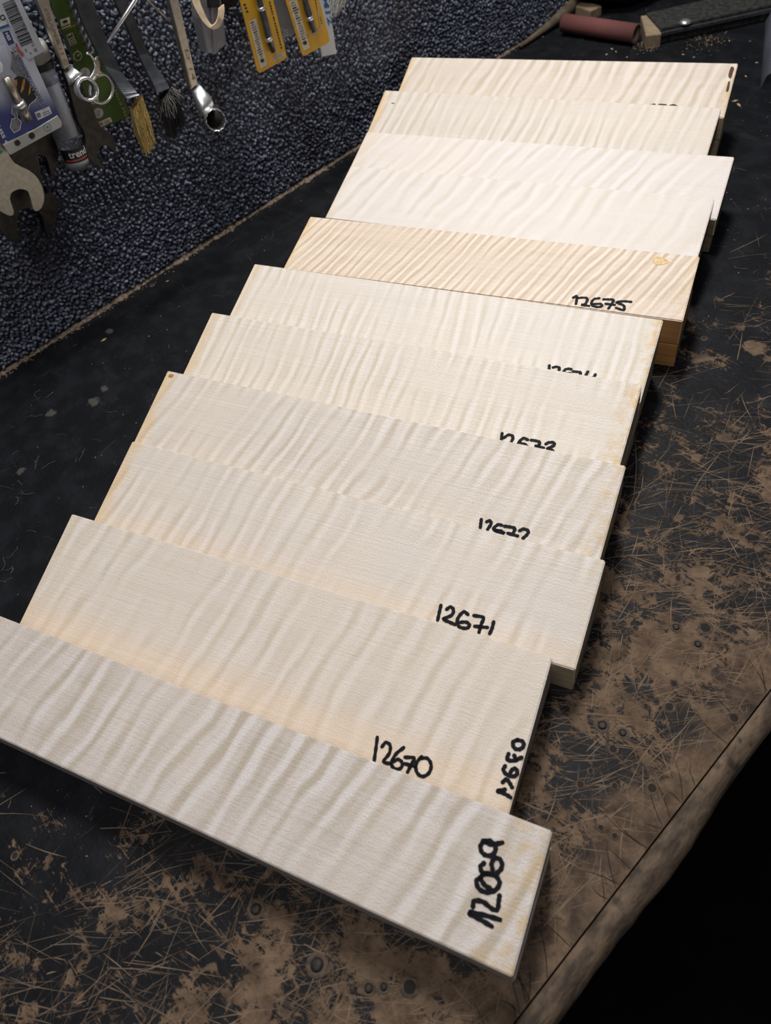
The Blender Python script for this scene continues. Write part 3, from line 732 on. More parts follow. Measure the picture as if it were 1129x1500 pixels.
wall_quads('blue_line', [Z1((-60, 184), (50, 146), (58, 160), (-60, 204))], X + EPS * 1.5, M_blue, a)
wall_text('brand_letters', 'KO', Z1((-26, 140))[0], (26 * .42, -9 * .42), (-8 * .50, -22 * .50), X + EPS * 2, M_blk, a, True)
wall_quads('navy_box', [Z1((14, 196), (56, 184), (88, 262), (52, 278))], X + EPS, M_navy, a)
wall_text('box_letters', 'HSS', Z1((30, 202))[0], (4.6 * .72, 9.6 * .72), (9.6 * .58, -4.0 * .58), X + EPS * 2, M_white, a, True)
for dx, m_ in ((0, M_white),):
    wall_text('bit_name_outline', 'SENKERBOHRER', Z1((66, 288))[0], (8.0 * .80, 15.6 * .80), (15.6 * .50, -8.0 * .50), X + EPS * 2, M_white, a, True)
wall_text('bit_name', 'SENKERBOHRER', Z1((67, 288))[0], (8.0 * .80, 15.6 * .80), (15.6 * .50, -8.0 * .50), X + EPS * 3, M_navy, a)
wall_quads('red_print', [Z1((100, 262), (120, 300), (145, 330), (138, 352), (112, 320), (92, 270)), Z1((66, 312), (84, 318), (88, 330), (70, 332))], X + EPS * .7, M_red, a)
wall_quads('grey_photo', [Z1((74, 330), (130, 350), (180, 470), (108, 470), (64, 420))], X + EPS * .6, M_gryp, a)
wall_quads('dark_photo', [Z1((86, 480), (110, 462), (170, 480), (228, 570), (224, 596), (186, 626), (172, 666), (120, 600))], X + EPS, M_blk, a)
wall_quads('orange_bits', [Z1((90, 486), (104, 484), (106, 516), (94, 540), (86, 520)), Z1((140, 482), (156, 480), (146, 540), (132, 568), (124, 558)), Z1((182, 520), (192, 522), (184, 570), (172, 582))], X + EPS * 2, M_orange, a)
def outline_quads(px, wpx, closed=True):
    out = []; n = len(px)
    for i in range(n if closed else n - 1):
        (x0_, y0_), (x1_, y1_) = px[i], px[(i + 1) % n]; dx, dy = x1_ - x0_, y1_ - y0_; l = math.hypot(dx, dy) or 1; nx, ny = -dy / l * wpx / 2, dx / l * wpx / 2
        ex, ey = dx / l * wpx * .4, dy / l * wpx * .4
        out.append([(x0_ + nx - ex, y0_ + ny - ey), (x1_ + nx + ex, y1_ + ny + ey), (x1_ - nx + ex, y1_ - ny + ey), (x0_ - nx - ex, y0_ - ny - ey)])
    return out
sil = Z1((78, 640), (70, 690), (90, 705), (94, 722), (72, 726), (62, 776), (86, 810), (122, 790), (130, 742), (104, 720), (108, 700))
wall_quads('bit_silhouette', [sil], X + EPS, M_gryp, a)
wall_quads('silhouette_outline', outline_quads(sil, 1.0) + outline_quads(Z1((172, 668), (180, 640), (216, 612), (232, 578), (244, 540)), .9, False), X + EPS * 2, M_white, a)
wall_quads('approval_label', [Z1((210, 686), (300, 648), (318, 692), (232, 734))], X + EPS, M_white, a)
wall_quads('approval_print', [Z1((222, 694), (244, 686), (252, 712), (230, 720)), Z1((258, 690), (300, 672), (302, 677), (260, 695)), Z1((262, 702), (308, 684), (310, 689), (264, 707))], X + EPS * 2, M_gryp, a)
wall_plate('folded_strip', Z1((20, 884), (216, 790), (352, 706), (378, 742), (376, 774), (66, 945), (52, 936)), X + .0016, .0016, M_grey, a, .0003)
for c_, r_ in (((106, 872), 18), ((194, 828), 20)):
    wall_quads('punched_hole', [Z1(*[(c_[0] + r_ * math.cos(k * .4488), c_[1] + r_ * math.sin(k * .4488)) for k in range(14)])], X + .0016 + EPS, M_blk, a)
wall_quads('stamp_mark', outline_quads(Z1(*[(290 + 22 * math.cos(k * .5236), 776 + 24 * math.sin(k * .5236)) for k in range(12)]), .7) + [Z1((282, 770), (298, 772), (290, 786))], X + .0016 + EPS, M_teal, a)
wall_text('lower_letters', 'HSS CO', Z1((-18, 770))[0], (6.2 * .85, 13.2 * .85), (13.2 * .45, -6.2 * .45), X + EPS * 2, M_white, a, True)
# bit in its bubble on the card
tube('bubble', [on_x(p, X + .003) for p in Z1((-60, 300), (-12, 400), (30, 480))], [.015, .0145, .012], M_tube, a, seg=16, flat=.5)
tube('bit_shank', [on_x(p, X + .006) for p in Z1((34, 470), (75, 560), (120, 640))], .0042, M_satin, a, seg=6)
tube('bit_collar', [on_x(p, X + .006) for p in Z1((108, 626), (132, 662))], [.0058, .0056], M_chrome, a, seg=14)
tube('bit_tip', [on_x(p, X + .006) for p in Z1((128, 655), (170, 735))], [.0050, .0042], M_satin, a, seg=6)
wall_plate('white_plug', c2(Z1((-60, 370), (-5, 372), (20, 398), (18, 430), (-5, 458), (-60, 464)), 3), X + .022, .004, M_white, a, .001)

# (e) clear tube with printed end
a = hang('clear_tube', (85, 160), .032, 'clear plastic tube with a white paper insert and black label beside the blue card', 'package')
ax = [on_x(p, .030) for p in Z1((218, 352), (262, 440), (462, 962))]
d_ = (ax[2] - ax[0]).normalized(); r_ = .0125
tube('tube_wall', [ax[0], ax[2]], r_, M_tube, a, seg=28)
tube('tube_base', [ax[2], ax[2] + d_ * .006, ax[2] + d_ * .010], [r_, r_ * .97, r_ * .6], M_frost, a, seg=28)
tube('cap', [ax[0] - d_ * .012, ax[0] - d_ * .010, ax[0] + d_ * .002], [r_ * .95, r_ * 1.06, r_ * 1.06], M_capb, a, seg=28)
tube('black_band', [ax[0] + d_ * .003, ax[0] + d_ * .009], r_ * 1.015, M_blk, a, seg=28, caps=False)
def tube_patch(name, s0, s1, th0, th1, rad, mat, parent, ax0, d_, n=10):
    toward = (CAM - ax0); toward = (toward - d_ * toward.dot(d_)).normalized(); sd = d_.cross(toward)
    bm = bmesh.new(); prev = None
    for i in range(n + 1):
        th = th0 + (th1 - th0) * i / n; rr = toward * math.cos(th) * rad + sd * math.sin(th) * rad
        c_ = (bm.verts.new(ax0 + d_ * s0 + rr), bm.verts.new(ax0 + d_ * s1 + rr))
        if prev: bm.faces.new((prev[0], prev[1], c_[1], c_[0]))
        prev = c_
    return bmobj(name, bm, mat, parent, True)
Lt = (ax[2] - ax[0]).length
t = NT('printed_paper'); v = t.obj()
t.col(t.mix(t.math('MULTIPLY', t.ramp01(t.noise(t.mapped(v, scale=(1, 900, 300)), 1.0, 2), .55, .7), .5), (0.52, 0.53, 0.55), (0.2, 0.2, 0.24))); t.set(Roughness=.6)
tube_patch('paper_insert', Lt * .24, Lt * .76, -1.3, 1.3, r_ * .9, t.m, a, ax[0], d_)
tube_patch('black_label', Lt * .86, Lt * 1.0, -1.25, 1.15, r_ * 1.012, M_blk, a, ax[0], d_)
tube_patch('red_line', Lt * .965, Lt * .985, -1.05, .9, r_ * 1.02, M_red, a, ax[0], d_)
cu = bpy.data.curves.new('lettering', 'FONT'); cu.body = 'trend'; cu.size = .0088; cu.offset = .0002; o = bpy.data.objects.new('lettering', cu); COL.objects.link(o); bpy.context.view_layer.update(); me = o.to_mesh()
tw = (CAM - ax[0]); tw = (tw - d_ * tw.dot(d_)).normalized(); sdv = d_.cross(tw); bm = bmesh.new(); vv = []
for c in me.vertices:
    th = .45 - c.co.x / r_; vv.append(bm.verts.new(ax[0] + d_ * (Lt * .945 - c.co.y) + (tw * math.cos(th) + sdv * math.sin(th)) * (r_ * 1.03)))
for f in me.polygons: bm.faces.new([vv[k] for k in f.vertices])
o.to_mesh_clear(); bpy.data.objects.remove(o)
bmobj('label_letters', bm, M_white, a)

# ring spanners
def ring_spanner(base_px, xw, shaft, neck, ring_c, ring_r, ring_in, label, face_dir, mats, depth, toward_end):
    a = hang('ring_spanner', base_px, xw, label, 'spanner', 'ring spanners on the wall')
    fr = [on_x(p, xw) for p in shaft]; bk = [Vector((v.x - .0065, v.y, v.z)) for v in fr]
    bm = bmesh.new(); add_prism(bm, fr, bk, .0011); bmobj('shaft', bm, mats[0], a)
    c_ = on_x(ring_c, toward_end); f = Vector(face_dir).normalized()
    return a, c_, f
def ring_head(a, c_, f, ro, ri, h, mat, hole_mat=None):
    up = Vector((0, 0, 1)); u = (up - f * up.dot(f)).normalized(); v = f.cross(u); n = 36; bm = bmesh.new()
    prof_ = [(ro * .90, -h), (ro * .98, -h * .55), (ro, 0), (ro * .985, h * .25), (ro * .93, h * .42), (ri * 1.10, h * .45), (ri, h * .30), (ri * .98, -h * .95), (ro * .88, -h)]
    rings = []
    for j, (r0, hh_) in enumerate(prof_):
        rg = []
        for i in range(n):
            q = 2 * math.pi * i / n; rr = r0
            if 5 <= j <= 7: rr = r0 * (1 + (.045 if i % 3 == 0 else -.015))
            rg.append(bm.verts.new(c_ + u * (rr * math.cos(q)) + v * (rr * math.sin(q)) + f * hh_))
        rings.append(rg)
    for A_, B_ in zip(rings, rings[1:]):
        for i in range(n): bm.faces.new((A_[i], A_[(i + 1) % n], B_[(i + 1) % n], B_[i]))
    bmesh.ops.remove_doubles(bm, verts=bm.verts[:], dist=1e-6)
    return bmobj('ring', bm, mat, a, True)
def loft(name, secs, mat, parent):
    """secs: list of (centre, half-width vector, half-depth vector) - rounded sections"""
    bm = bmesh.new(); n = 14; rings = []
    for c_, wv, dv in secs:
        rings.append([bm.verts.new(c_ + wv * (abs(math.cos(q)) ** .7 * (1 if math.cos(q) >= 0 else -1)) + dv * (abs(math.sin(q)) ** .7 * (1 if math.sin(q) >= 0 else -1))) for q in (2 * math.pi * k / n for k in range(n))])
    for A_, B_ in zip(rings, rings[1:]):
        for k in range(n): bm.faces.new((A_[k], A_[(k + 1) % n], B_[(k + 1) % n], B_[k]))
    bm.faces.new(list(reversed(rings[0]))); bm.faces.new(rings[-1])
    return bmobj(name, bm, mat, parent, True)

X = .058
a = hang('ring_spanner', (110, 80), X, 'ring spanner with a satin shaft hanging in front of the green card', 'spanner', 'ring spanners on the wall')
fr = [on_x(p, X) for p in Z1((120, -260), (192, -290), (296, 0), (428, 402), (396, 424), (226, 0))]
bm = bmesh.new(); add_prism(bm, fr, [Vector((q.x - .006, q.y, q.z)) for q in fr], .0009); bmobj('shaft', bm, M_satin, a)
wall_text('stamped_letters', 'DRAPER', Z1((268, 56))[0], (9.4 * .60, 24.5 * .60), (24.5 * .24, -9.4 * .24), X + EPS, simple('stamp_shadow', (0.30, 0.25, 0.19), .5, .6), a, True)
wall_text('stamped_size', '11 C', Z1((356, 290))[0], (9.4 * .55, 24.5 * .55), (24.5 * .26, -9.4 * .26), X + EPS, bpy.data.materials['stamp_shadow'], a, True)
n0 = on_x(Z1((416, 424))[0], X - .003); n1 = on_x(Z1((452, 470))[0], X + .006); n2 = on_x(Z1((512, 530))[0], X + .014)
ysd = Vector((0, .5, .12)).normalized()
loft('neck', [(n0, ysd * .0046, Vector((.0030, 0, 0))), (n1, ysd * .0068, Vector((.0048, 0, .001))), (n0.lerp(n2, .60) + Vector((-.003, 0, 0)), ysd * .0080, Vector((.0055, 0, .002)))], M_chrome, a)
fdir = (CAM - n2).normalized() + Vector((.0, .30, -.15))
ring_head(a, on_x(Z1((530, 545))[0], X + .014), fdir.normalized(), .0102, .0072, .0075, M_chrome)

# (g) green card with rope-twist bit
a = hang('green_card', (140, 100), .030, 'dark green printed card of a cordless tool accessory behind the ring spanner', 'package')
X = .030
wall_plate('card', Z1((180, -300), (330, -300), (440, -10), (660, 380), (794, 686), (780, 714), (606, 792), (590, 772), (300, -10)), X, .0012, M_green, a, .0003)
e2 = X + EPS
wall_quads('icon_frame', [Z1((364, 120), (424, 102), (432, 158), (378, 180))], e2, M_cream, a)
wall_quads('icon_eye', [Z1(*[(397 + 16 * math.cos(k * .5236), 132 + 9 * math.sin(k * .5236) - .3 * 16 * math.cos(k * .5236)) for k in range(12)])], e2 + EPS, M_blk, a)
wall_quads('icon_line', [Z1((376, 164), (426, 144), (428, 150), (378, 170))], e2 + EPS, M_green, a)
wall_quads('icon_battery', outline_quads(Z1((406, 216), (440, 200), (466, 262), (430, 280)), .8) + [Z1((416, 214), (432, 206), (434, 212), (418, 220))] + [Z1((414 + k * 6, 240 + k * 12), (446 + k * 5, 226 + k * 12), (448 + k * 5, 231 + k * 12), (416 + k * 6, 245 + k * 12)) for k in range(3)], e2, M_cream, a)
wall_quads('icon_gear', outline_quads(Z1(*[(474 + 24 * math.cos(k * .5236), 342 + 28 * math.sin(k * .5236)) for k in range(12)]), 1.1) + [Z1((470, 340), (476, 346), (488, 328), (484, 326))] + [Z1((468, 306), (474, 304), (478, 316), (471, 318)), Z1((444, 330), (452, 332), (452, 338), (444, 336)), Z1((446, 356), (452, 352), (455, 358), (448, 362))], e2, M_cream, a)
wall_text('icon_words', 'COMPACT', Z1((384, 190))[0], (22 * .25, -8 * .25), (-8 * .22, -22 * .22), e2, bpy.data.materials['yellow_card'], a)
for c_, r_ in (((518, 446), 34), ((574, 606), 30), ((600, 690), 32)):
    wall_quads('round_mark', [Z1(*[(c_[0] + r_ * .95 * math.cos(k * .3927), c_[1] + r_ * math.sin(k * .3927)) for k in range(16)])], e2, M_grey, a)
    wall_quads('round_mark_print', outline_quads(Z1((c_[0] - 8, c_[1] - 14), (c_[0] + 10, c_[1] - 12), (c_[0] - 6, c_[1] + 12), (c_[0] + 10, c_[1] + 14)), .7, False), e2 + EPS, M_gryp, a)
wall_quads('paper_mark', [Z1((592, 748), (672, 714), (686, 742), (608, 782))], e2, M_cream, a)
wall_quads('paper_mark_print', [Z1((606, 752), (622, 746), (628, 762), (612, 768)), Z1((634, 742), (668, 728), (670, 733), (636, 747)), Z1((638, 753), (672, 739), (674, 744), (640, 758))], e2 + EPS, M_gryp, a)
wall_text('side_words', 'Hard Metal', Z1((694, 548))[0], (7.6 * .62, 18 * .62), (18 * .26, -7.6 * .26), e2, M_beige, a)
p0 = on_x(Z1((330, -260))[0], X + .006); p1 = on_x(Z1((420, -10))[0], X + .006); p2 = on_x(Z1((552, 322))[0], X + .006)
dd = (p2 - p0).normalized(); LL = (p2 - p0).length; tu = Vector((1, 0, 0)); tu = (tu - dd * tu.dot(dd)).normalized(); tv = dd.cross(tu)
bm = bmesh.new(); prev = None
for i in range(240):
    s = i / 239; c_ = p0 + dd * (LL * s); rg = []
    for k in range(12):
        q = 2 * math.pi * k / 12; rr = .0034 * (1 + .28 * math.cos(2 * (q - s * LL / .0135 * math.pi * 2)))
        rg.append(bm.verts.new(c_ + tu * rr * math.cos(q) + tv * rr * math.sin(q)))
    if prev:
        for k in range(12): bm.faces.new((prev[k], prev[(k + 1) % 12], rg[(k + 1) % 12], rg[k]))
    prev = rg
bmobj('twisted_bit', bm, simple('twisted_grey', (0.17, 0.17, 0.18), .4, .5, var=.2), a, True)

# (h) chrome ring with a forked stem
a = hang('ring_pull', (145, 110), .046, 'chrome ring with a forked stem hanging over the green card', 'key ring')
X = .046
tube('ring', [on_x(p, X) for p in c2(Z1((590, 462), (620, 452), (660, 470), (688, 530), (672, 596), (630, 630), (580, 622), (556, 598)), 4, False)], .0014, M_chrome, a, seg=8)
tube('ring_side', [on_x(p, X) for p in c2(Z1((556, 598), (546, 560), (560, 500), (590, 462)), 4, False)], .0014, M_chrome, a, seg=8)
wall_plate('stem', c2(Z1((556, 350), (580, 372), (600, 352), (612, 382), (608, 430), (640, 462), (600, 470), (556, 490), (584, 440), (582, 400)), 3), X + .0008, .002, M_satin, a, .0004)
tube('prong', [on_x(p, X) for p in c2(Z1((530, 334), (538, 322), (552, 336), (574, 366)), 4, False)], [.0014] * 16, M_chrome, a, seg=8)
tube('prong', [on_x(p, X) for p in c2(Z1((605, 346), (598, 352), (588, 356), (578, 368)), 4, False)], [.0014] * 16, M_chrome, a, seg=8)
tube('leg', [on_x(p, X) for p in c2(Z1((578, 382), (582, 412), (568, 450), (545, 482)), 4, False)], .0013, M_chrome, a, seg=8)

# (i) black open-ended spanner below the green card
a = hang('open_end_spanner', (135, 190), .040, 'black open-ended spanner with jaw open to the right, below the green card', 'spanner')
ji = Z1((258, 60), (312, 60), (440, 470), (545, 610), (612, 782), (660, 806), (696, 850), (712, 905), (704, 938), (676, 908), (644, 880), (608, 890), (588, 930), (600, 975), (628, 1006), (600, 1012), (556, 985), (528, 930), (520, 870), (524, 820), (470, 720), (396, 440))
wall_plate('jaw', c2(ji, 3), .040, .008, M_black, a, .0014)

# brushes
def ribbon_handle(name, left, right, xs, thick, mat, parent):
    bm = bmesh.new(); prev = None; first = None
    L_ = c2(left, 5, False); R_ = c2(right, 5, False); n = min(len(L_), len(R_)); rows = []
    for i in range(n):
        q = i / (n - 1); xx = np.interp(q, [k / (len(xs) - 1) for k in range(len(xs))], xs)
        l = on_x(L_[i], xx); r = on_x(R_[i], xx)
        rows.append([bm.verts.new(l), bm.verts.new(r), bm.verts.new(r - Vector((thick, 0, 0))), bm.verts.new(l - Vector((thick, 0, 0)))])
    for A_, B_ in zip(rows, rows[1:]):
        for k in range(4): bm.faces.new((A_[k], A_[(k + 1) % 4], B_[(k + 1) % 4], B_[k]))
    bm.faces.new(rows[0]); bm.faces.new(list(reversed(rows[-1])))
    bmesh.ops.recalc_face_normals(bm, faces=bm.faces[:])
    return bmobj(name, bm, mat, parent)
def bristles(name, a0, a1, w0, w1, x0_, dep, count, mat, parent, wire=.00022, jit=.0015, curl=.003):
    bm = bmesh.new()
    A0, A1 = on_x(a0, x0_), on_x(a1, x0_); ax_ = (A1 - A0); sd = Vector((0, 1, .45)).normalized()
    for i in range(count):
        o1 = rng.uniform(-1, 1); o2 = rng.uniform(-1, 1)
        b = A0 + sd * (o1 * w0) + Vector((o2 * dep, 0, 0)); e_ = A0 + ax_ * rng.uniform(.72, 1.03) + sd * (o1 * w1 + rng.gauss(0, jit)) + Vector((o2 * dep * 1.2 + rng.gauss(0, jit), 0, 0))
        mid = b.lerp(e_, .5) + Vector((rng.gauss(0, curl), rng.gauss(0, curl), rng.gauss(0, curl * .4)))
        add_tube(bm, [b, mid, e_], [wire, wire, wire * .7], seg=3, caps=False)
    o = bmobj(name, bm, mat, parent, True); o['kind'] = 'stuff'; return o
a = hang('wire_brush', (150, 90), .05, 'flat dark handled brush with brass wire bristles', 'brush')
ribbon_handle('handle', Z2((130, -400), (250, -10), (335, 210), (480, 500)), Z2((250, -420), (385, -10), (470, 240), (606, 545)), [.048, .050, .050, .052], .004, M_dsteel, a)
ribbon_handle('ferrule', Z2((478, 497), (560, 620), (622, 712), (650, 748)), Z2((604, 542), (670, 626), (722, 694), (740, 716)), [.052, .056, .062, .064], .005, M_ferr, a)
bristles('bristle_tuft', Z2((714, 772))[0], Z2((818, 1118))[0], .0085, .0072, .056, .0032, 420, M_brass, a, .00042, .0011, .0013)
a = hang('bristle_brush', (215, 80), .05, 'flat dark handled brush with grey and black bristles', 'brush')
ribbon_handle('handle', Z2((420, -400), (555, 0), (640, 180), (740, 420)), Z2((520, -400), (650, -5), (722, 180), (806, 405)), [.046, .048, .048, .050], .004, M_dsteel, a)
ribbon_handle('ferrule', Z2((738, 416), (800, 540), (850, 640), (872, 700)), Z2((804, 400), (880, 520), (940, 610), (968, 662)), [.050, .054, .059, .062], .005, M_ferr, a)
bristles('bristle_tuft', Z2((930, 690))[0], Z2((1030, 1010))[0], .0095, .0120, .054, .004, 460, M_bris, a, .00026, .0020, .0020)
bristles('pale_tuft', Z2((950, 700))[0], Z2((1010, 830))[0], .0080, .0150, .059, .002, 46, M_brisw, a, .00022, .0030, .0020)

# thin rods
a = hang('steel_rod', (180, 30), .046, 'thin bright steel rod slanting between the two brushes', 'rod')
tube('rod', [on_x(p, .056) for p in Z2((500, 322), (690, 28), (860, -230))], [.0013, .0019, .002], M_chrome, a, seg=10)
wall_plate('flat_grip', Z2((700, 15), (760, -60), (900, -260), (860, -280), (690, -20)), .052, .003, M_ferr, a, .0006)
a = tube('wire_hook', [on_x(p, .020) for p in Z2((700, -110), (800, 2), (880, 80), (965, 160))], .0011, M_satin, None, seg=8)
tag(a, 'thin steel wire running behind the right-hand ring spanner', 'wire')

# (m) ring spanner to the right
X = .050
a = hang('ring_spanner', (280, 80), X, 'ring spanner standing clear on bare carpet right of the brushes', 'spanner', 'ring spanners on the wall')
fr = [on_x(p, X) for p in Z3((-10, -300), (45, -310), (124, -10), (242, 496), (204, 528), (72, -10))]
bm = bmesh.new(); add_prism(bm, fr, [Vector((q.x - .007, q.y, q.z)) for q in fr], .0009); bmobj('shaft', bm, M_satin, a)
wall_text('stamped_letters', 'D 14', Z3((164, 290))[0], (6.2 * .95, 24.5 * .95), (24.5 * .28, -6.2 * .28), X + EPS, bpy.data.materials['stamp_shadow'], a)
n0 = on_x(Z3((224, 514))[0], X - .003); n2 = on_x(Z3((334, 704))[0], X + .020)
loft('neck', [(n0, ysd * .0052, Vector((.0034, 0, 0))), (n0.lerp(n2, .08), ysd * .0060, Vector((.0042, 0, .001))), (n0.lerp(n2, .50), ysd * .0088, Vector((.0060, 0, .003))), (n0.lerp(n2, .80) + Vector((-.005, 0, 0)), ysd * .0098, Vector((.0060, 0, .003)))], M_chrome, a)
ring_head(a, n2 + Vector((.003, 0, 0)), ((CAM - n2).normalized() + Vector((0, .12, -.22))).normalized(), .0108, .0092, .0075, M_chrome)
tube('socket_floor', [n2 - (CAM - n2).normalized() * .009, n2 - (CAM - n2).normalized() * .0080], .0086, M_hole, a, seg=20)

# (n) beige strap loop and frosted holder behind it
a = hang('plastic_holder', (310, 50), .020, 'grey frosted plastic holder behind the beige strap loop', 'holder')
bk_ = Z3((236, -200), (345, -220), (385, 40), (412, 262), (340, 320), (296, 312), (252, 110))
wall_plate('frosted_panel', bk_, .024, .014, M_frost, a, .001)
wall_plate('front_ridge', Z3((300, -220), (312, -220), (352, 318), (338, 321)), .0265, .0025, M_frost, a, .0004)
wall_plate('black_insert', Z3((285, -200), (350, -200), (372, 44), (308, 48)), .027, .004, M_blk, a, .0006)
a = hang('strap_loop', (305, 25), .040, 'beige strap hanging down in a loop at the top of the wall', 'strap')
outer = Z3((190, -120), (206, 0), (232, 62), (264, 118), (300, 158), (334, 174), (372, 158), (392, 110), (398, 60), (396, 26))
inner = Z3((232, -120), (252, 0), (276, 66), (302, 120), (322, 146), (330, 150), (352, 128), (364, 88), (366, 52), (370, 46))
ribbon_handle('strap', outer, inner, [.030, .036, .040, .040, .036], .0016, M_beige, a)

# (o, p) yellow bit cards
def yellow_card(outl, x, lab, bub, bit, bands, marks, lead, label, notch=None):
    a = hang('yellow_bit_card', outl[0], x, label, 'package', 'yellow bit cards on the wall')
    wall_plate('card', c2(outl, 1) if False else outl, x, .0012, M_yellow, a, .0003)
    wall_quads('printed_panel', [lab], x + EPS, M_cream, a)
    q0, q1, q2, q3 = lab   # top left, top right, bottom right, bottom left
    qs = []; dk = []
    for k in range(15):
        s = .04 + k * .053; l0 = lerp2(q0, q3, s); r0 = lerp2(q1, q2, s); l1 = lerp2(q0, q3, s + .016 + .012 * rng.random()); r1 = lerp2(q1, q2, s + .018)
        f0 = rng.uniform(.08, .3); f1 = rng.uniform(.6, .9); tgt = qs if rng.random() < .65 else dk
        tgt.append([lerp2(l0, r0, f0), lerp2(l0, r0, f1), lerp2(l1, r1, f1), lerp2(l1, r1, f0 + .1)])
    wall_quads('fine_print', qs, x + EPS * 2, M_gryp, a)
    if dk: wall_quads('dark_print', dk, x + EPS * 2, M_blk, a)
    c_ = lerp2(lerp2(q0, q3, .87), lerp2(q1, q2, .87), .5); ux = ((q1[0] - q0[0]) * .25, (q1[1] - q0[1]) * .25); uy = ((q3[0] - q0[0]) * .040, (q3[1] - q0[1]) * .040)
    wall_quads('round_mark', [[(c_[0] + ux[0] * math.cos(k * .5236) + uy[0] * math.sin(k * .5236), c_[1] + ux[1] * math.cos(k * .5236) + uy[1] * math.sin(k * .5236)) for k in range(12)]], x + EPS * 2, M_blk, a)
    P_ = [on_x(p, x + .004) for p in bub]
    tube('bubble', P_, [.0052] * (len(P_) - 1) + [.0040], M_clear, a, seg=14)
    B_ = [on_x(p, x + .004) for p in bit]
    tube('bit', B_, [.0024, .0030, .0034, .0034, .0026], simple('bit_steel', (0.075, 0.075, 0.085), .3, .8) if 'bit_steel' not in bpy.data.materials else bpy.data.materials['bit_steel'], a, seg=10)
    for b0, b1 in bands: tube('bit_collar', [on_x(b0, x + .004), on_x(b1, x + .004)], .0040, M_chrome, a, seg=14)
    wall_quads('side_print', marks, x + EPS, M_blk, a)
    if lead: wall_quads('lead_print', lead, x + EPS, M_blk, a)
    return a
def dashes(a0, a1, n, wpx, fill=.62):
    out = []; dx, dy = a1[0] - a0[0], a1[1] - a0[1]; l = math.hypot(dx, dy); nx, ny = -dy / l * wpx / 2, dx / l * wpx / 2
    for k in range(n):
        s0 = k / n; s1 = (k + fill * rng.uniform(.5, 1.3)) / n; p = lerp2(a0, a1, s0); q = lerp2(a0, a1, min(1, s1)); f = rng.uniform(.6, 1)
        out.append([(p[0] + nx * f, p[1] + ny * f), (q[0] + nx, q[1] + ny), (q[0] - nx, q[1] - ny), (p[0] - nx * f, p[1] - ny * f)])
    return out
c1o = Z3((395, -320), (580, -380), (684, -4), (752, 270), (766, 336), (757, 350), (618, 428), (604, 430), (592, 418), (488, -4))
ya = yellow_card(c1o, .046, Z3((540, 128), (584, 106), (650, 380), (612, 408)), Z3((560, -180), (604, -6), (640, 140), (690, 318)), Z3((560, -170), (606, 10), (628, 90), (660, 220), (686, 306)),
    [Z3((612, 40), (618, 60)), Z3((654, 220), (664, 240))], dashes(*Z3((664, 10), (738, 292)), 16, 2.4), dashes(*Z3((515, 24), (538, 82)), 3, 4.0), 'left of two yellow cards each holding a screwdriver bit in a clear bubble')
wall_quads('corner_barcode', [Z3((686, 336), (742, 304), (750, 328), (694, 360))], .046 + EPS, M_cream, ya)
wall_quads('corner_bars', [Z3((692 + k * 7, 338 - k * 4), (695 + k * 7, 336 - k * 4), (703 + k * 7, 352 - k * 4), (700 + k * 7, 354 - k * 4)) for k in range(7)], .046 + EPS * 2, M_gryp, ya)
c2o = Z3((650, -320), (850, -380), (956, -4), (1012, 205), (1020, 240), (1008, 256), (880, 326), (866, 330), (856, 320), (758, -4))
yb = yellow_card(c2o, .046, Z3((776, 12), (824, -10), (902, 282), (866, 300)), Z3((820, -220), (870, -10), (900, 90), (932, 196)), Z3((820, -210), (872, 0), (886, 50), (904, 110), (928, 186)),
    [Z3((898, 96), (904, 116))], dashes(*Z3((930, -20), (974, 150)), 10, 2.4), None, 'right of two yellow cards each holding a screwdriver bit in a clear bubble')
wall_quads('moulded_rim', outline_quads(Z3((940, -10), (968, 160), (950, 186), (888, 214), (868, 205)), 1.6, False), .046 + EPS * 1.5, M_beige, yb)
# (q) clear pocket between the yellow cards
a = hang('clear_pocket', (415, 40), .030, 'empty clear plastic pocket showing between the two yellow cards', 'package')
wall_plate('pocket', Z3((560, -330), (690, -350), (760, -10), (815, 200), (742, 234), (680, -10)), .030, .003, M_frost, a, .0005)
wall_quads('white_lines', [Z3((744, 186 + k * 14), (776, 172 + k * 14), (778, 176 + k * 14), (745, 190 + k * 14)) for k in range(3)], .0305, M_grey, a)
# (r) white strip with blue letters
a = hang('white_strip', (480, 60), .036, 'white plastic strip with blue letters behind the right yellow card', 'package')
wall_plate('strip', Z3((900, -330), (955, -340), (1014, -4), (1062, 318), (974, 336), (946, 200), (948, -4)), .036, .004, M_card, a, .0006)
wall_text('blue_letters', 'M12', Z3((974, -22))[0], (3.6 * 1.5, 16 * 1.5), (16 * .62, -3.6 * .62), .0365, M_blue, a, True)
# (s) pale fibre brush at the top
a = hang('fibre_brush', (500, 8), .05, 'pale fibre bristles at the top edge right of the yellow cards', 'brush')
wall_plate('handle', Z3((1050, -330), (1110, -330), (1150, -120), (1060, -110)), .034, .012, M_bframe, a, .001)
bristles('bristle_tuft', Z3((1100, -120))[0], Z3((1065, 52))[0], .012, .016, .036, .006, 260, M_brisw, a, .0003, .003, .003)
# dark tool handle above
a = hang('hand_tool', (350, -2), .028, 'dark tool handle above the strap and left yellow card', 'tool')
wall_plate('grip_end', c2(Z3((385, -60), (480, -70), (492, 0), (450, 36), (405, 62), (392, 20)), 3), .026, .012, M_black, a, .002)

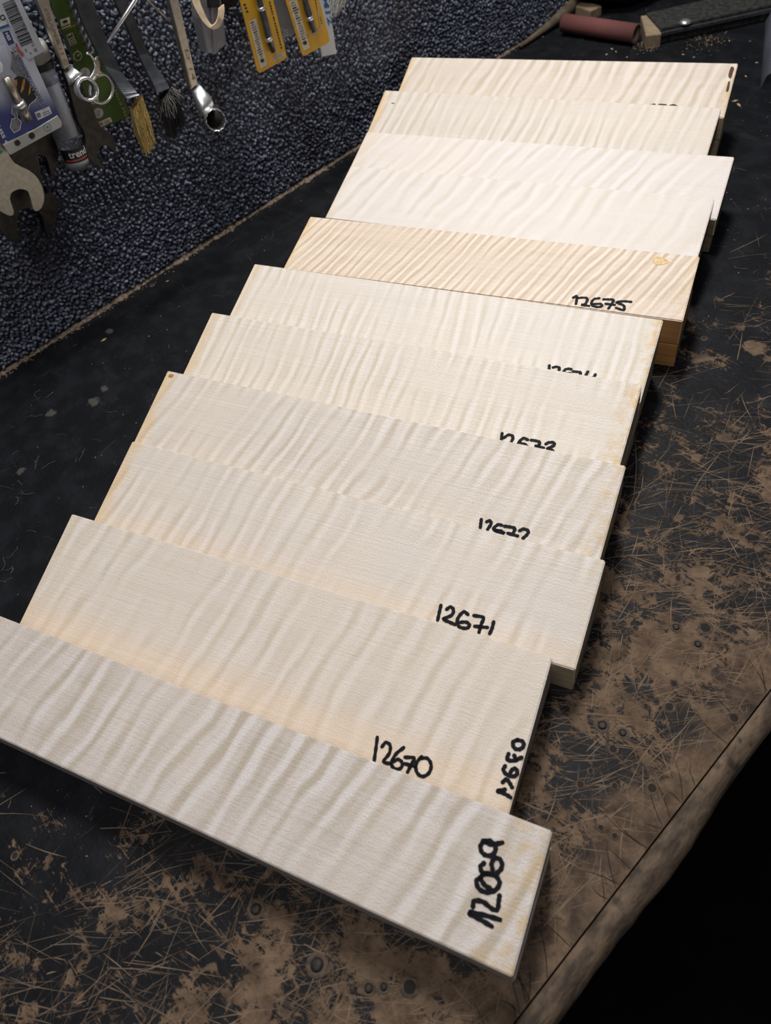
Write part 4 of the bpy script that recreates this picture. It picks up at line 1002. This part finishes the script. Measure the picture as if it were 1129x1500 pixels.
# ================================================================ THINGS AT THE BACK OF THE BENCH
M_sand = simple('maroon_abrasive', (0.155, 0.052, 0.048), .85, var=.3, scale=1400, bump=.5)
M_sandb = simple('abrasive_backing', (0.30, 0.24, 0.18), .8, var=.2, scale=200)
M_wood = simple('offcut_wood', (0.27, 0.20, 0.13), .7, var=.25, scale=60, stretch=(1, 6, 1))
M_woodd = simple('old_stick_wood', (0.085, 0.062, 0.040), .75, var=.4, scale=70)
M_saw = simple('sawdust', (0.42, 0.31, 0.19), .95, var=.25, scale=900)
def gp(p, z=0.0): return on_z(p, z)
# sandpaper roll
r_ = .0130
A_ = gp((826, 34), r_); B_ = gp((932, 50), r_)
roll = empty('sandpaper_roll', ((A_ + B_) / 2) * 1.0); roll.location.z = 0
tag(roll, 'rolled maroon sandpaper tube lying at the back of the bench', 'sandpaper')
bm = bmesh.new(); d_ = (B_ - A_).normalized(); s_ = d_.cross(Vector((0, 0, 1))).normalized(); n = 64; rows = []
for i in range(n + 1):
    q = 2 * math.pi * 1.25 * i / n - .6; rr = r_ - .0012 * i / n - .0006
    off = s_ * (rr * math.cos(q)) + Vector((0, 0, rr * math.sin(q)))
    rows.append((bm.verts.new(A_ + off), bm.verts.new(B_ + off)))
for p, q in zip(rows, rows[1:]): bm.faces.new((p[0], p[1], q[1], q[0]))
o = bmobj('rolled_sheet', bm, [M_sand, M_sandb], roll, True)
sol = o.modifiers.new('thickness', 'SOLIDIFY'); sol.thickness = .0007; sol.offset = 0; sol.material_offset_rim = 1
bm = bmesh.new(); rows = []
for i in range(33):
    q = 2 * math.pi * i / 32; off = s_ * ((r_ - .0028) * math.cos(q)) + Vector((0, 0, (r_ - .0028) * math.sin(q))); rows.append((bm.verts.new(A_ + off + d_ * .002), bm.verts.new(B_ + off - d_ * .0015)))
for p, q in zip(rows, rows[1:]): bm.faces.new((p[0], p[1], q[1], q[0]))
bmobj('paper_backing', bm, M_sandb, roll, True)
# offcuts
def block(name, p0, p1, wdt, h, mat, label, cat, lift=0.0, tilt=0.0, group=None):
    a_ = gp(p0, 0); b_ = gp(p1, 0); d = (b_ - a_).normalized(); s = Vector((-d.y, d.x, 0)); bm = bmesh.new()
    fr = [a_ - s * wdt / 2, b_ - s * wdt / 2, b_ + s * wdt / 2, a_ + s * wdt / 2]; z0 = lift + .0002
    lo = [Vector((q.x, q.y, z0)) for q in fr]; hi = [Vector((q.x, q.y, z0 + h * (1 + tilt * (1 if k in (1, 2) else 0)))) for k, q in enumerate(fr)]
    add_prism(bm, hi, lo, .0008)
    o = bmobj(name, bm, mat, None, org=centre(lo)); tag(o, label, cat, group); return o
block('wood_offcut', (955, 70), (947, 40), .020, .016, M_wood, 'small square wooden block between the sandpaper roll and the black bar', 'offcut')
block('wood_offcut', (838, 14), (872, 26), .022, .012, M_wood, 'pale wood offcut behind the sandpaper roll', 'offcut')
block('wood_offcut', (826, 6), (848, -8), .016, .014, M_woodd, 'brown wood offcut at the corner behind the sandpaper roll', 'offcut')
# dark tapered stick along the wall
a = hang('old_stick', (780, 45), .03, 'dark tapered wooden stick lying along the foot of the wall', 'stick')
tube('stick', [gp((752, 66), .004) + Vector((.012, 0, 0)), gp((786, 42), .006) + Vector((.012, 0, 0)), gp((812, 22), .009) + Vector((.012, 0, 0)), gp((832, 4), .010) + Vector((.012, 0, 0))], [.0025, .0052, .0085, .0095], M_woodd, a, seg=12)
# black bar with a bright screw
P0 = gp((966, 66), 0); P1 = gp((1150, 26), 0); d_ = (P1 - P0).normalized(); s_ = Vector((-d_.y, d_.x, 0))
bar = empty('metal_bar', (P0 + P1) / 2); tag(bar, 'dusty black bar with a bright screw head lying at the back of the bench', 'bar')
M_bar = simple('dusty_black_bar', (0.035, 0.036, 0.033), .55, .2, var=.6, scale=160)
M_rim = simple('worn_steel_rim', (0.13, 0.13, 0.15), .4, .7, var=.2)
def bar_box(name, u0, u1, v0, v1, z0, z1, mat, bev=.0008):
    bm = bmesh.new(); L_ = (P1 - P0).length
    c4 = [P0 + d_ * (u0 * L_) + s_ * v0, P0 + d_ * (u1 * L_) + s_ * v0, P0 + d_ * (u1 * L_) + s_ * v1, P0 + d_ * (u0 * L_) + s_ * v1]
    add_prism(bm, [Vector((q.x, q.y, z1)) for q in c4], [Vector((q.x, q.y, z0)) for q in c4], bev); return bmobj(name, bm, mat, bar)
bar_box('body', 0, 1, .004, .064, .0005, .019, M_bar, .001)
bar_box('steel_rim', -.005, 1, .0, .0038, .011, .0155, M_rim)
q = on_z((1003, 33), .0192); bm = bmesh.new(); n = 18
rings = [[bm.verts.new(q + Vector((rr * math.cos(2 * math.pi * i / n), rr * math.sin(2 * math.pi * i / n), h))) for i in range(n)] for rr, h in ((.0080, 0), (.0078, .0014), (.0058, .0030), (.0026, .0037))]
for A2, B2 in zip(rings, rings[1:]):
    for i in range(n): bm.faces.new((A2[i], A2[(i + 1) % n], B2[(i + 1) % n], B2[i]))
bm.faces.new(rings[-1]); bmobj('screw_head', bm, M_chrome, bar, True)
# dark bag behind the bar
bm = bmesh.new(); bmesh.ops.create_icosphere(bm, subdivisions=4, radius=1.0)
cb = gp((905, -22), 0)
for v_ in bm.verts:
    c_ = v_.co; k = 1 + .10 * math.sin(5 * c_.x + 2) * math.sin(4 * c_.y) + .06 * math.sin(9 * c_.z + 3 * c_.x)
    v_.co = Vector((cb.x + .075 * c_.x * k + .02, cb.y + .115 * c_.y * k, max(.0005, .05 + .055 * c_.z * k)))
tag(bmobj('dark_pouch', bm, simple('dark_leather', (0.010, 0.008, 0.007), .5, var=.4, scale=40), None, True, org=Vector((cb.x, cb.y, 0))), 'near-black pouch in shadow behind the sandpaper roll', 'pouch')
# small grey box top edge and clear sheet at the right
block('grey_box', (1084, 4), (1116, -4), .03, .012, simple('grey_plastic', (0.20, 0.20, 0.19), .5), 'small grey plastic piece resting on the back of the bar', 'box', lift=.0192)
Q = [gp(p, .002) for p in ((1114, 128), (1122, 20), (1190, 20), (1180, 132))]
bm = bmesh.new(); gx = 14; grid = []
for i in range(gx + 1):
    row = []
    for j in range(gx + 1):
        u_, v_ = i / gx, j / gx; p = Q[0].lerp(Q[3], u_).lerp(Q[1].lerp(Q[2], u_), v_)
        row.append(bm.verts.new(p + Vector((0, 0, .010 + .006 * math.sin(u_ * 7 + v_ * 3) + .014 * u_ + .003 * math.sin(v_ * 11)))))
    grid.append(row)
for i in range(gx):
    for j in range(gx): bm.faces.new((grid[i][j], grid[i + 1][j], grid[i + 1][j + 1], grid[i][j + 1]))
for row in (grid[0],):
    for p_ in row: p_.co.z = .0006
tag(bmobj('plastic_bag', bm, clear('dull_clear_bag', (0.16, 0.17, 0.21), .42, .25), None, True, org=centre(Q)), 'crumpled translucent plastic bag at the right edge near the black bar', 'bag')

# ---- crumbs, chips and fibres on the bench
def under_board(x, y):
    for hi_, M_, NR_, n_, L_, W_ in boards.values():
        q = M_.inverted() @ Vector((x, y, 0))
        if abs(q.x) < L_ / 2 + .003 and abs(q.y) < W_ / 2 + .003: return True
    return False
def crumbs(name, count, where, smin, smax, mat, label):
    vs_ = []; fs_ = []
    base = [(1, 0, 0), (-1, 0, 0), (0, 1, 0), (0, -1, 0), (0, 0, 1), (0, 0, -.6)]
    fc = [(0, 2, 4), (2, 1, 4), (1, 3, 4), (3, 0, 4), (2, 0, 5), (1, 2, 5), (3, 1, 5), (0, 3, 5)]
    for i in range(count):
        x, y = where()
        if under_board(x, y): continue
        s = rng.uniform(smin, smax); a_ = rng.uniform(0, 6.28); st = rng.uniform(.5, 1.8); b = len(vs_)
        for (u_, v_, z_) in base:
            u2 = u_ * s * st * rng.uniform(.7, 1.2); v2 = v_ * s * rng.uniform(.6, 1.1)
            vs_.append((x + u2 * math.cos(a_) - v2 * math.sin(a_), y + u2 * math.sin(a_) + v2 * math.cos(a_), max(0.0001, s * .45 + z_ * s * .5)))
        fs_ += [tuple(b + k for k in f) for f in fc]
    if label is None: o = mesh(name, vs_, fs_, mat, bench); tag(o, None, kind='stuff'); return o
    o = mesh(name, vs_, fs_, mat, org=Vector((0, 0, 0))); tag(o, label, kind='stuff'); return o
def near(px_, spread):
    q = gp(px_); return lambda: (q.x + rng.gauss(0, spread), q.y + rng.gauss(0, spread * 1.4))
crumbs('wall_foot_crumbs', 320, lambda: (.006 + abs(rng.gauss(0, .004)), rng.uniform(.05, 1.1)), .0003, .0012, M_fray, 'brown crumbs along the foot of the carpeted wall')
crumbs('dust_specks', 520, lambda: (rng.uniform(.03, .55), rng.uniform(-.15, 1.2)), .00018, .0007, simple('pale_dust', (0.34, 0.32, 0.29), .9), None)
w1 = near((950, 66), .010); w2 = near((1035, 60), .014)
crumbs('sawdust_pile', 260, lambda: (w1() if rng.random() < .5 else w2()), .0003, .0009, M_saw, 'sawdust around the wooden block and below the bar')
for p, sz in (((896, 72), .0022), ((902, 76), .0018), ((888, 80), .002), ((918, 84), .0015), ((1076, 148), .003), ((1082, 154), .0032), ((1068, 60), .0018), ((1092, 112), .002), ((1000, 80), .0016), ((1016, 84), .0015), ((1108, 92), .0016), ((245, 412), .0016), ((152, 498), .0026)):
    q = gp(p); a_ = rng.uniform(0, 3)
    vs_ = [(q.x + sz * 1.6 * math.cos(a_), q.y + sz * 1.6 * math.sin(a_), .0003), (q.x - sz * math.sin(a_) * .6, q.y + sz * math.cos(a_) * .6, .0004), (q.x - sz * 1.5 * math.cos(a_), q.y - sz * 1.5 * math.sin(a_), .0003), (q.x + sz * .6 * math.sin(a_), q.y - sz * .6 * math.cos(a_), .0002), (q.x, q.y, sz * .6), (q.x, q.y, .0001)]
    o = mesh('wood_chip', vs_, [(0, 1, 4), (1, 2, 4), (2, 3, 4), (3, 0, 4), (1, 0, 5), (2, 1, 5), (3, 2, 5), (0, 3, 5)], M_saw, org=q)
    tag(o, 'tiny pale wood chip lying loose on the black bench top', 'chip', 'loose wood chips on the bench top')
bm = bmesh.new()
for i in range(26):
    yy = rng.uniform(560, 860); q = gp((rng.uniform(0, max(20, 150 - (yy - 645) * .75)), yy)) if i < 20 else gp((rng.uniform(1085, 1129), rng.uniform(200, 520)))
    a_ = rng.uniform(0, 6.28); pts = [q + Vector((0, 0, .0004))]; L_ = rng.uniform(.006, .018)
    for k in range(5):
        a_ += rng.gauss(0, .55); pts.append(pts[-1] + Vector((math.cos(a_), math.sin(a_), 0)) * (L_ / 5) + Vector((0, 0, rng.uniform(0, .0004))))
    add_tube(bm, pts, .00012, seg=4)
o = bmobj('loose_fibres', bm, simple('grey_fibre', (0.20, 0.20, 0.20), .8), bench, True); o['kind'] = 'stuff'
